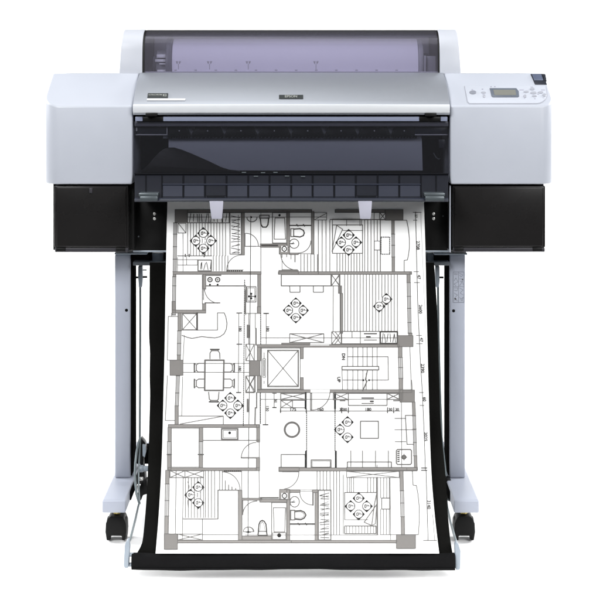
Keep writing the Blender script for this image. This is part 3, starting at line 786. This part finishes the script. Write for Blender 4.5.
# --- D
Dt.w(102, 68, 122, 138); Dt.w(102, 120, 305, 138); Dt.l(124, -90, 124, 120); Dt.l(284, -90, 284, 85); Dt.w(285, 82, 305, 121)
Dt.l(80, 158, 138, 158); Dt.l(80, 158, 74, 420, 130, 420); Dt.l(100, 138, 100, 158)
Dt.w(138, 138, 158, 245); Dt.win(137, 245, 156, 390, -3, (320,)); Dt.w(134, 390, 153, 420)
Dt.x(165, 142, 250, 238, .6); Dt.l(253, 138, 253, 240, w=1.3, m='ink')
Dt.l(160, 240, 375, 240, 375, 137, 415, 137, w=.6); Dt.l(415, 137, 425, 160, 432, 200, 428, 235, 415, 262, 390, 280, 360, 287, 320, 284, 280, 279, 250, 285, 222, 290, 195, 284, 162, 272, w=.7)
Dt.col(90, 420, 168, 512); Dt.l(176, 272, 168, 440, w=.45)
Dt.l(168, 440, 565, 440, w=.5); Dt.l(168, 494, 565, 494, w=.5)
Dt.l(300, 421, 414, 421, 410, 602, 298, 602, 300, 421, w=1.3, m='inkmid')
Dt.l(330, 412, 330, 378, 340, 364, 378, 364, 388, 378, 390, 412, w=.8); Dt.l(332, 356, 386, 356, w=1.0, m='ink'); Dt.l(340, 364, 332, 356); Dt.l(378, 364, 386, 356)
for yy in (440, 534):
    Dt.l(298, yy, 262, yy, 248, yy + 10, 248, yy + 42, 260, yy + 52, 296, yy + 52, w=.8); Dt.l(236, yy, 236, yy + 54, w=1.0, m='ink'); Dt.l(248, yy + 10, 236, yy); Dt.l(248, yy + 42, 236, yy + 54)
    Dt.l(414, yy, 452, yy, 464, yy + 10, 464, yy + 42, 452, yy + 52, 414, yy + 52, w=.8); Dt.l(476, yy, 475, yy + 54, w=1.0, m='ink'); Dt.l(464, yy + 10, 476, yy); Dt.l(464, yy + 42, 476, yy + 54)
Dt.l(503, 138, 500, 615, w=.5); Dt.l(490, 138, 522, 138, w=.8, m='ink'); Dt.l(490, 325, 522, 325, w=.8, m='ink'); Dt.t('180', 511, 232, 24, 90); Dt.t('180', 508, 470, 24, 90)
Dt.dash(538, -60, 530, 820, 11, .75); Dt.l(540, 0, 540, 140); Dt.l(540, 140, 625, 140); Dt.l(555, 210, 555, 285, w=1.2); Dt.l(562, 140, 562, 325, w=.4)
# --- E
E.w(74, 100, 95, 140); E.l(22, 140, 22, 325); E.l(66, 230, 66, 330, w=1.2); E.l(62, 140, 62, 230, w=.5); E.l(22, 212, 22, 285, w=1.2)
E.x(5, 325, 56, 424, .6); E.x(5, 516, 62, 612, .6); E.col(26, 424, 90, 514); E.w(74, 343, 94, 424); E.w(74, 514, 94, 600)
E.dash(94, 140, 94, 330, 11, .8)
E.mk4(305, 122, 43, 'uldr', 24)
E.l(127, 140, 127, 322, w=.5); E.l(112, 140, 142, 140, w=.9, m='ink'); E.t('180', 136, 232, 24, 90)
E.x(268, 262, 473, 315, .6); E.l(95, 287, 600, 287, w=.5)
E.w(74, 327, 925, 343); E.w(220, 318, 390, 328); a_, b_ = E.p(390, 322), E.p(505, 332); fillrect(a_[0], a_[1], b_[0], b_[1], M['paper'], .00045); E.l(390, 327, 505, 327, w=.4)
E.r(99, 348, 331, 594, .5); E.x(135, 360, 321, 580, .6); E.r(139, 365, 317, 575, .35)
E.w(333, 343, 350, 412); E.w(333, 525, 350, 600); E.l(331, 412, 331, 525, w=.4)
E.r(107, 412, 123, 524, .5); E.l(115, 375, 115, 412, w=.5); E.l(115, 420, 115, 515, w=.7); E.l(115, 545, 115, 562, w=.5)
E.x(520, 250, 577, 325, .6)
# --- F
Ft.r(40, 248, 374, 322, .7); Ft.l(-15, 287, 374, 287, w=.5); Ft.l(102, 248, 102, 287); Ft.l(152, 248, 152, 322); Ft.l(175, 262, 250, 262, w=.9, m='ink'); Ft.l(175, 300, 250, 300, w=.7); Ft.l(188, 280, 212, 280, w=1.0, m='ink')
Ft.r(271, 250, 374, 321, 1.2, 'ink'); Ft.scrib(280, 256, 370, 318, 6); Ft.l(0, 250, 30, 287, 0, 322, w=.6)
Ft.col(376, 273, 468, 340); Ft.w(442, 258, 462, 273)
Ft.v((75, 107, 137, 167, 225, 253), 343, 600); Ft.l(193, 343, 193, 458); Ft.l(187, 500, 187, 600)
a_, b_ = Ft.p(42, 458), Ft.p(262, 480); fillrect(a_[0], a_[1], b_[0], b_[1], M['paper'], .0007)
strip([Ft.p(42, 459), Ft.p(262, 459), Ft.p(262, 479), Ft.p(42, 479), Ft.p(42, 459)], .9, M['inkmid'], .0009)
Ft.l(75, 400, 318, 400, 320, 540, 205, 540, w=.6); Ft.l(48, 540, 172, 540, w=.6); Ft.disc(170, 541, 6); Ft.disc(204, 541, 6); Ft.l(195, 480, 182, 540, 192, 546, 166, 605, w=.9)
Ft.w(380, 340, 402, 405); Ft.win(381, 405, 403, 530, 3, (465,)); Ft.w(384, 530, 406, 660); Ft.l(449, 340, 458, 600, w=.5)
Ft.t('DN', 50, 400, 27, 90, 'ink', .04); Ft.t('UP', 22, 537, 27, 90, 'ink', .04); Ft.l(42, 480, 45, 600, w=.5)
Ft.l(488, 272, 520, 272); Ft.l(488, 322, 524, 322); Ft.t('2600', 512, 115, 27, 90); Ft.t('47', 518, 298, 26, 90); Ft.t('2390', 525, 470, 28, 90)
# --- G
G.l(75, -27, 62, 243, 120, 243, w=.55); G.win(129, -25, 147, 155, -7, (78,)); G.w(120, 155, 140, 266); G.l(166, -20, 160, 215, w=.45)
G.l(145, 216, 410, 216, 410, 266, w=.6); G.l(150, 264, 410, 217, w=.6)
G.w(80, 267, 625, 285); G.w(78, 285, 98, 370); G.win(76, 370, 96, 450, -1, ()); G.w(75, 450, 96, 540); G.l(72, 447, 100, 447, w=.9, m='ink')
G.w(266, 285, 287, 370); G.win(266, 370, 286, 450, 0, ()); G.w(265, 450, 286, 527); G.l(258, 447, 292, 447, w=.9, m='ink'); G.r(99, 290, 264, 522, .35)
G.r(400, 293, 497, 356, 1.1); G.r(410, 302, 488, 346, .4); G.disc(448, 317, 8, 'inkblack'); G.l(287, 362, 625, 362, w=.7)
G.c(608, 467, 90, 92, 180, 268, .6); G.l(517, 467, 605, 467, w=1.0)
G.w(78, 527, 628, 544); G.mk4(452, 153, 45)
G.l(322, 72, 326, 115, 336, 122, 374, 122, 380, 115, 384, 72, w=.8); G.l(325, 131, 382, 131, w=1.0, m='ink'); G.l(336, 122, 325, 131); G.l(374, 122, 382, 131)
G.l(488, 75, 516, 75, w=.8, m='ink'); G.l(555, 115, 555, 190, w=1.2)
# --- H
Ht.w(74, 58, 1000, 75); Ht.x(4, -24, 56, 76, .5); Ht.l(70, 75, 70, 168, w=1.0); Ht.l(62, 165, 60, 268, w=1.0); Ht.w(70, 267, 88, 372); Ht.w(68, 465, 88, 544); Ht.l(85, 372, 85, 465, w=.5); Ht.l(17, 115, 17, 190, w=1.2)
Ht.dash(92, 78, 92, 266, 10, .9)
Ht.l(123, 80, 123, 268, w=.5); Ht.l(108, 268, 138, 268, w=.9, m='ink'); Ht.t('150', 134, 170, 24, 90); Ht.l(175, 80, 175, 165, w=.5); Ht.l(165, 165, 188, 165, w=.9, m='ink'); Ht.l(165, 80, 188, 80, w=.6); Ht.t('60', 184, 125, 22, 90)
Ht.x(215, 80, 360, 116, .6); Ht.l(95, 116, 620, 116, w=.5); Ht.l(214, 80, 214, 195, w=.6); Ht.x(215, 122, 285, 166, .6); Ht.r(285, 122, 360, 166, .6)
Ht.l(364, 76, 364, 172, w=1.5, m='inkblack'); Ht.l(540, 76, 540, 172, w=1.5, m='inkblack'); Ht.r(393, 78, 400, 180, .6); Ht.c(400, 70, 110, 110, 0, 88, .6)
a_, b_ = Ht.p(393, 58), Ht.p(508, 75); fillrect(a_[0], a_[1], b_[0], b_[1], M['paper'], .0006); Ht.l(393, 66, 508, 66, w=.4)
Ht.l(210, 186, 930, 186, w=.6)
for x in (213, 368, 540): Ht.l(x, 172, x, 196, w=.8, m='ink')
Ht.t('175', 288, 177, 27); Ht.t('160', 452, 177, 27); Ht.t('30', 578, 177, 24)
Ht.dash(370, 196, 370, 430, 12, .8); Ht.dash(540, 196, 540, 430, 12, .8)
Ht.c(282, 298, 46, None, 0, 360, 1.0, 'inkmid', 28); Ht.c(282, 298, 40, None, 0, 360, .6, 'inkmid', 28)
Ht.r(217, 447, 360, 525, .7); Ht.l(366, 428, 366, 525, w=1.5, m='inkblack'); Ht.l(545, 428, 545, 525, w=1.5, m='inkblack'); Ht.r(397, 480, 516, 524, .8); Ht.r(404, 487, 510, 524, .35)
Ht.w(205, 527, 1030, 546); Ht.w(203, 523, 325, 550)
# --- I
I.x(-40, 78, 50, 118, .6); I.r(50, 80, 282, 152, .7); I.l(0, 116, 358, 116, w=.5); I.l(130, 108, 202, 108, w=.9, m='ink'); I.l(130, 140, 202, 140, w=.7); I.l(182, 128, 200, 128, w=1.2, m='ink'); I.x(282, 80, 358, 116, .7); I.l(320, 124, 358, 124, w=.8); I.l(0, 124, 30, 124, w=.8)
I.col(360, 60, 447, 132)
for x in (10, 50, 285, 322): I.l(x, 165, x, 198, w=.7, m='ink')
I.t('30', 30, 177, 24); I.t('180', 168, 177, 27); I.t('30', 302, 177, 24); I.t('30', 342, 177, 24)
I.w(433, 132, 450, 215, 3); I.win(437, 215, 453, 455, 6, (295, 375)); I.w(444, 455, 461, 527, 2)
I.r(123, 247, 230, 350, .8); I.l(392, 212, 437, 212, w=.7); I.l(392, 212, 402, 386, 440, 386, w=.7)
for y, a_ in ((230, 328), (298, 328), (370, 330)): I.l(a_, y, 395 if y != 298 else 455, y, w=.6)
I.l(368, 75, 370, 525, w=.5)
I.l(345, 417, 422, 417, 429, 424, 429, 500, 422, 507, 345, 507, 338, 500, 338, 424, 345, 417, w=.9); I.disc(384, 463, 11, 'inkmid'); I.l(366, 463, 402, 463, w=.6); I.l(384, 444, 384, 482, w=.6); I.c(384, 463, 12, None, 0, 360, .6, 'ink')
for k in range(6): I.l(346, 430 + 12 * k, 356, 427 + 12 * k, w=.9, m='ink')
I.l(44, 524, 44, 492, 308, 492, 308, 524, w=.8)
for x in (65, 135, 213, 290): I.l(x, 424, x, 520, w=.6)
I.w(400, 527, 462, 546); I.mk4(45, 298, 45, 'lud')
I.l(475, 75, 500, 75); I.l(478, 152, 504, 152); I.l(488, 528, 522, 528, w=.8, m='ink'); I.l(488, 542, 522, 542, w=.8, m='ink'); I.t('60', 506, 115, 27, 90); I.t('2025', 513, 340, 28, 90)
I.l(430, 0, 434, 58, w=.4)
# --- J
J.x(90, 34, 180, 76, .6); J.x(180, 34, 292, 76, .6)
J.w(64, 32, 86, 115, -1); J.win(63, 115, 84, 308, -3, (215,)); J.w(58, 308, 80, 415, -1); J.col(55, 415, 135, 508)
J.l(86, 76, 80, 415, w=.4); J.l(127, 34, 122, 415, w=.55); J.l(170, 76, 164, 450, w=.5)
J.hat(183, 292, 78, 320, 18); J.hat(302, 370, 34, 320, 18.5); J.l(388, 34, 388, 150); J.l(404, 34, 404, 150)
J.l(196, 100, 206, 130, 198, 160, 206, 190, 196, 220, 200, 260, w=.4)
J.mk4(260, 182, 47, 'uld')
J.l(170, 322, 375, 322, w=1.2, m='inklight'); J.l(168, 325, 378, 325, 378, 152, 502, 152, w=.8); J.l(285, 325, 285, 450, w=.6)
J.c(405, 150, 105, 108, 270, 360, .6); J.l(408, 40, 520, 40, w=.4); J.dash(415, 37, 520, 37, 11, 1.0)
for x, y in ((422, 95), (442, 120), (462, 132), (484, 140)): J.l(x, y, x, 150, w=.7)
J.l(520, 32, 520, 150, w=.45); J.w(500, 152, 522, 452); J.w(522, 200, 640, 212); J.w(522, 428, 700, 452)
J.x(137, 416, 285, 452, .6); J.l(285, 420, 500, 420, w=.5); J.w(135, 454, 818, 469)
J.c(560, 402, 30, 28, 180, 360, .6); J.disc(560, 404, 6); J.l(530, 402, 592, 402, w=.6); J.l(560, 380, 560, 404, w=.6, m='ink')
J.c(612, 300, 85, 82, 180, 270, .6); J.l(526, 215, 526, 300, w=.8)
# --- K
K.l(84, 32, 86, 200, w=.5); K.dash(92, 198, 204, 198, 8, 1.0); K.w(88, 207, 252, 224)
K.w(207, 147, 268, 210); a_, b_ = K.p(219, 170), K.p(255, 205); fillrect(a_[0], a_[1], b_[0], b_[1], M['paper'], .0007)
strip([K.p(*p) for p in arcpts(237, 187, 13, 15, 0, 360, 16)], .9, M['ink'], .0009); K.t('x', 237, 187, 16)
K.c(225, 45, 98, 100, 0, 84, .6); K.l(225, 42, 322, 42, w=.4)
K.r(160, 226, 250, 452, .7); K.l(170, 258, 243, 258, 238, 404, 175, 404, 170, 258, w=.6); K.r(166, 408, 245, 448, .4); K.disc(205, 428, 9); K.c(205, 424, 9, None, 0, 360, .8, 'ink')
K.l(78, 422, 84, 358, 92, 340, 104, 334, 116, 340, 126, 358, 132, 422, w=1.0, m='ink'); K.l(84, 400, 128, 400, w=.7); K.l(78, 424, 134, 424, w=1.0, m='ink'); K.l(90, 395, 94, 355, 104, 343, 114, 355, 120, 395, w=.4)
K.c(22, 402, 32, 28, 180, 360, .6); K.disc(20, 405, 6); K.l(5, 405, 36, 405, w=.6)
K.w(250, 150, 269, 454); K.w(268, 150, 330, 166); K.w(405, 150, 437, 166); K.w(420, 166, 437, 454); K.l(330, 150, 405, 150, w=.4); K.l(330, 158, 405, 158, w=.4)
K.c(298, 222, 28, 32, 0, 360, .7); K.disc(288, 224, 4); K.disc(294, 216, 3); K.l(275, 224, 300, 224, w=.7, m='ink')
K.r(274, 273, 298, 331, .9); K.l(298, 278, 335, 275, 356, 284, 366, 302, 356, 320, 335, 330, 298, 326, w=1.0, m='ink'); K.l(302, 284, 334, 282, 352, 292, 356, 302, 350, 314, 334, 322, 302, 320, w=.4)
K.l(270, 356, 420, 356, w=1.1, m='ink'); K.l(318, 350, 326, 362, w=.8, m='ink'); K.l(362, 350, 370, 362, w=.8, m='ink')
K.c(405, 166, 76, 75, 180, 90, .6); K.l(408, 166, 408, 242, w=1.2)
K.r(440, 152, 515, 452, .9); K.scrib(446, 165, 510, 445, 15, True); K.l(476, 152, 476, 452, w=.4); K.v((432, 450, 470, 490, 510), 36, 150)
K.hat(532, 580, 36, 420, 17.5); K.l(0, 422, 800, 422, w=.45); K.w(278, 454, 910, 469)
# --- L
Lt.w(-20, 15, 405, 32); Lt.x(-20, 38, 295, 76, .5); Lt.w(298, 32, 318, 156, 3); Lt.win(302, 156, 321, 312, 4, (230,)); Lt.w(306, 312, 326, 422, 2)
Lt.v((-16, -2, 8, 22, 105, 124, 142, 158), 78, 165); Lt.v((184, 202, 220, 236), 78, 200); Lt.v((184, 200, 218, 236), 266, 418); Lt.r(190, 200, 238, 266, .7); Lt.l(240, 76, 244, 450, w=.5)
Lt.l(-40, 60, -40, 415, w=.5); Lt.l(-32, 166, 162, 166, w=.7); Lt.l(-32, 166, -32, 330, w=.6); Lt.l(-32, 330, 110, 330, w=.5); Lt.l(162, 76, 164, 418, w=1.2); Lt.r(-32, 368, 155, 414, .7); Lt.v(range(-20, 150, 18), 372, 412)
Lt.l(160, 170, 146, 240, 130, 365, 85, 345, 160, 238, w=.7); Lt.l(130, 365, 152, 355, 160, 240, w=.6)
Lt.mk4(52, 250, 48)
Lt.col(278, 420, 393, 503); Lt.l(180, 420, 278, 420, w=.5)
Lt.l(374, 34, 378, 122, 398, 124, 408, 180, 415, 250, 416, 330, 410, 420, 393, 421, w=.6)
strip([Lt.p(456, 32), Lt.p(468, 455)], .5, M['ink']); Lt.l(440, 455, 520, 455, w=.7); Lt.t('3140', 473, 240, 27, 90); strip([Lt.p(496, 300), Lt.p(508, 455)], .4, M['inkmid'])
Lt.v((75, 162, 248), 0, 14, .5)
sheet = mb.build('floor_plan_print', origin=P(297, 553, 2.947), smooth=0)
tag(sheet, 'long white sheet printed with a grey apartment floor plan, hanging from the printer slot', 'printed plan')

# ================================================================== PAPER BASKET
basket = thing('paper_basket', (PX(293, 2.95), 2.95 - D0, 0), 'black cloth paper basket stretched behind the printed plan to a low front bar', 'paper basket')
CL = [(262, 149.6), (300, 149.4), (335, 149.0), (352, 149.9), (375, 149.6), (395, 150.0), (420, 149.4), (450, 148.6), (480, 147.4), (510, 145.6), (532, 143.6), (543, 142.0), (549, 139.4), (556, 135.0)]
CR = [(262, 434.0), (300, 436.6), (335, 438.0), (360, 438.6), (390, 439.6), (420, 440.4), (445, 442.6), (480, 445.8), (510, 447.6), (535, 449.8), (548, 451.6), (556, 453.2)]
def CD(v):
    if v < 553: base = SD(max(v, 200)) + .012 + .05 * max(0, min(1, (520 - v) / 250))
    else: base = SD(553) + .012
    return base
mb = MB(); NU, NV = 26, 70; vs, fs = [], []
rd = random.Random(3)
for layer in (0, .0012):
    for j in range(NV + 1):
        v = 262.4 + (556 - 262.4) * j / NV; l, r = interp(CL, v), interp(CR, v); d = CD(v) + layer
        for i in range(NU + 1):
            t = i / NU; u = l + (r - l) * t
            e = max(0, 1 - min(t, 1 - t) / .07)      # soft wave near the free edges
            dd = d + e * .004 * math.sin(v * .11 + (0 if t < .5 else 2)) * (1 if v < 545 else 0) + .0015 * math.sin(u * .16 + v * .05) * (1 if v < 520 else 0)
            dd += e * .010 * (1 if v < 540 else 0)
            k_ = d / dd if False else 1
            vs.append(P(u, v, dd))
o_ = (NU + 1) * (NV + 1)
for j in range(NV):
    for i in range(NU):
        a = j * (NU + 1) + i; fs += [(a, a + 1, a + NU + 2, a + NU + 1), (o_ + a, o_ + a + NU + 1, o_ + a + NU + 2, o_ + a + 1)]
    for i in (0, NU):
        a = j * (NU + 1) + i; fs.append((a, a + NU + 1, o_ + a + NU + 1, o_ + a))
mb.raw(vs, fs, M['cloth']); mb.build('cloth', basket, 60)
# front hem wrapped round the bar
BD = 2.948
mb = MB(); vs, fs = [], []; NX, NR = 60, 16
for i in range(NX + 1):
    t = i / NX; u = 132.0 + (454.6 - 132.0) * t
    for k in range(NR):
        a = 2 * math.pi * k / NR; ca, sa = math.cos(a), math.sin(a)
        q = .72; ex = math.copysign(abs(ca) ** q, ca); ez = math.copysign(abs(sa) ** q, sa)
        wob = 1 + .03 * math.sin(t * 23 + k) + .02 * math.sin(t * 51)
        c = P(u, 561.2 + .5 * math.sin(t * 9), BD); hz = .0172 * wob
        vs.append(c + Vector((0, .014 * ex, hz * ez)))
for i in range(NX):
    for k in range(NR): fs.append((i * NR + k, i * NR + (k + 1) % NR, (i + 1) * NR + (k + 1) % NR, (i + 1) * NR + k))
fs += [tuple(range(NR)), tuple(range(NX * NR, NX * NR + NR))[::-1]]
mb.raw(vs, fs, M['hem']); hem = mb.build('front_hem', basket, 60)
mb = MB()
for z in (-.0105, ): mb.tube([P(132.6 + 321 * i / 40, 561.2, BD) + Vector((0, -.0138, z + .0004 * math.sin(i))) for i in range(41)], .0007, M['hem'], 6)
mb.build('seam', hem)
# end brackets
for sg in (-1, 1):
    u0, u1 = (123.6, 129.4) if sg < 0 else (455.2, 460.4)
    b = MB()
    if sg < 0: out = [(124.6, 546), (126.4, 541.0), (129.0, 540.4), (129.6, 548), (128.6, 566.6), (127.6, 568.4), (124.8, 568.4), (123.6, 566)]
    else: out = [(454.9, 545.4), (456.6, 541.8), (459.0, 545.8), (460.6, 551), (460.4, 568.4), (459.2, 570.2), (456.2, 570.2), (455.4, 568.0)]
    b.pprism(out, BD - .006, BD + .012, M['plas'], .002, 3)
    br = b.build('end_bracket', basket)
    for v in (554.6, 564.6):
        x0, x1 = (128.6, 133.4) if sg < 0 else (454.0, 456.6)
        q = MB(); q.cyl(P(x0, v, BD + .002), P(x1, v, BD + .002), .0042, M['plas'], 16, .0005); q.build('pin', br)
# side rods
def tubepts(uvd): return [P(*q) for q in uvd]
mb = MB(); mb.tube(tubepts([(140.2, 283, 3.36), (140.2, 330, 3.358), (140.0, 400, 3.35), (139.8, 441, 3.335)]), .0027, M['rod'], 12); mb.build('side_rod', basket)
mb = MB(); mb.tube(tubepts([(437.9, 283, 3.36), (438.4, 330, 3.358), (439.8, 390, 3.352), (441.6, 436, 3.340)]), .0030, M['rod'], 12); mb.build('side_rod', basket)
for sg, uc in ((-1, 140.3), (1, 437.6)):
    b = MB()
    b.pprism([(uc - 2.2, 266), (uc + 2.0, 266), (uc + 2.2, 280), (uc + 1.5, 287.6), (uc - 1.6, 287.6), (uc - 2.4, 276)], 3.348, 3.368, M['plas'], .002, 3)
    hd = b.build('rod_clamp', basket)
    q = MB()
    for a, b2, v in (((uc - 4.2, uc - 2, 277.4), (uc + 2, uc + 7, 277.0)) if sg < 0 else ((uc + 2, uc + 6, 277.4),)):
        q.cyl(P(a, v, 3.36), P(b2, v, 3.36), .0026, M['black'], 14, .0005)
    if sg < 0: q.cyl(P(uc + 2, 270, 3.365), P(uc + 6.5, 270, 3.365), .0016, M['rod'], 10)
    q.build('clamp_screw', hd)
# tension arm: a bowed flat spring and pulley block beside the left foot
mb = MB()
arc = [(140.6, 437.2, 3.325), (138.4, 443, 3.318), (136.6, 452, 3.305), (135.4, 463, 3.292), (135.0, 474, 3.278), (135.4, 485, 3.262), (136.6, 494, 3.25), (138.4, 500.5, 3.24), (139.6, 503.6, 3.232)]
mb.tube(tubepts(arc), .0030, M['rod'], 12)
mb.tube(tubepts([(140.4, 439, 3.325), (139.4, 455, 3.31), (138.6, 474, 3.285), (138.8, 490, 3.26), (139.6, 503, 3.236)]), .0020, M['rod'], 10)
mb.build('bow_spring', basket)
mb = MB(); mb.pprism([(140.6, 437.6), (145.4, 443), (146.2, 452), (143.6, 458), (143.6, 466), (140.2, 466)], 3.325, 3.35, M['black'], .002); mb.pprism([(141.4, 482), (147, 480), (147.6, 494), (143, 495.4), (141.2, 500), (137.8, 503.6), (136.4, 497)], 3.29, 3.32, M['black'], .002)
pb = mb.build('pulley_block', basket)
mb = MB(); mb.pprism([(142.4, 444.4), (145.6, 445), (146.0, 452), (144.6, 457.6), (142.6, 456)], 3.318, 3.324, M['plas'], .001); mb.cyl(P(138.4, 468.6, 3.30), P(149.5, 468.6, 3.30), .0065, M['plas'], 24, .001); mb.cyl(P(139.6, 468.6, 3.30), P(143.4, 468.6, 3.30), .0085, M['plas'], 24, .001); mb.cyl(P(139.6, 478.8, 3.29), P(143.0, 478.8, 3.29), .0042, M['screw'], 16, .0008); mb.build('knob', pb)
mb = MB(); mb.tube(tubepts([(139.6, 503, 3.235), (138.6, 505, 3.225), (135, 521, 3.10), (130.6, 538, 2.985), (128.2, 544, 2.955)]), .0026, M['rod'], 12); mb.build('side_rod', basket)
# right-hand arm, seen edge-on between cloth and leg
mb = MB(); mb.pprism([(440.6, 432.0), (442.2, 437), (444.4, 455), (446.4, 470), (448.4, 486), (450.2, 499), (448.6, 501), (446.8, 500), (445.0, 470), (441.6, 446)], 3.335, 3.341, M['rod'], .001)
mb.tube(tubepts([(441.6, 436, 3.338), (444.4, 460, 3.33), (446.8, 482, 3.32), (448.6, 500, 3.30)]), .0026, M['rod'], 10); mb.build('bow_spring', basket)
mb = MB(); mb.pprism([(445.4, 478), (451, 480), (453.6, 498), (452, 503), (448.6, 501), (446.2, 501)], 3.30, 3.33, M['black'], .002); mb.build('pulley_block', basket)
mb = MB(); mb.tube(tubepts([(446.4, 500, 3.235), (447.2, 507, 3.20), (450.4, 522, 3.10), (455.0, 538, 2.99), (457.4, 545, 2.955)]), .0026, M['rod'], 12); mb.build('side_rod', basket)

# ================================================================== LIGHT, WORLD, CAMERA
w = bpy.data.worlds.new('World'); scn.world = w; w.use_nodes = True
nt = w.node_tree; bg = nt.nodes['Background']; bg.inputs['Strength'].default_value = 1.0
tc = nt.nodes.new('ShaderNodeTexCoord'); sx = nt.nodes.new('ShaderNodeSeparateXYZ'); nt.links.new(tc.outputs['Generated'], sx.inputs[0])
rp = nt.nodes.new('ShaderNodeValToRGB'); mr = nt.nodes.new('ShaderNodeMapRange')
mr.inputs['From Min'].default_value = -1; mr.inputs['From Max'].default_value = 1
nt.links.new(sx.outputs['Y'], mr.inputs['Value']); nt.links.new(mr.outputs['Result'], rp.inputs['Fac'])
e = rp.color_ramp.elements
e[0].position = .30; e[0].color = (.40, .41, .43, 1); e[1].position = .62; e[1].color = (.10, .105, .115, 1)
mz = nt.nodes.new('ShaderNodeMapRange'); mz.interpolation_type = 'SMOOTHSTEP'
mz.inputs['From Min'].default_value = -.05; mz.inputs['From Max'].default_value = .6; mz.inputs['To Min'].default_value = .06
nt.links.new(sx.outputs['Z'], mz.inputs['Value']); nt.links.new(mz.outputs['Result'], bg.inputs['Strength'])
nt.links.new(rp.outputs['Color'], bg.inputs['Color'])

def area(name, loc, target, size, power, sy=None, col=(1, 1, 1)):
    l = bpy.data.lights.new(name, 'AREA'); l.energy = power; l.color = col; l.shape = 'RECTANGLE'; l.size = size; l.size_y = sy or size
    o = bpy.data.objects.new(name, l); COL.objects.link(o); o.location = loc
    o.rotation_euler = (Vector(target) - Vector(loc)).to_track_quat('-Z', 'Y').to_euler(); return o
area('overhead_softbox', (-.2, -.6, 3.4), (0, -.1, .5), 3.0, 58, 2.0)
area('key_softbox', (-2.0, -3.3, 3.05), (0, 0, .6), 1.3, 160)
area('fill_softbox', (2.4, -3.4, 2.7), (0, 0, .6), 1.8, 165)
for sx_ in (-1, 1): area('backdrop_light', (sx_ * 3.2, 1.2, 2.2), (sx_ * .3, 1.7, 0), 1.6, 185)

cam = bpy.data.cameras.new('camera'); co = bpy.data.objects.new('camera', cam); COL.objects.link(co)
co.location = (0, -D0, H); co.rotation_euler = (math.radians(90), 0, 0)
cam.sensor_width = 36; cam.lens = F / 600 * 36; cam.shift_x = (300 - X0) / 600; cam.shift_y = -(300 - V0) / 600
cam.clip_start = .05; cam.clip_end = 60
scn.camera = co
scn.cycles.transparent_max_bounces = 16
scn.view_settings.view_transform = 'Standard'; scn.view_settings.look = 'None'
scn.view_settings.exposure = -0.07; scn.view_settings.gamma = 1
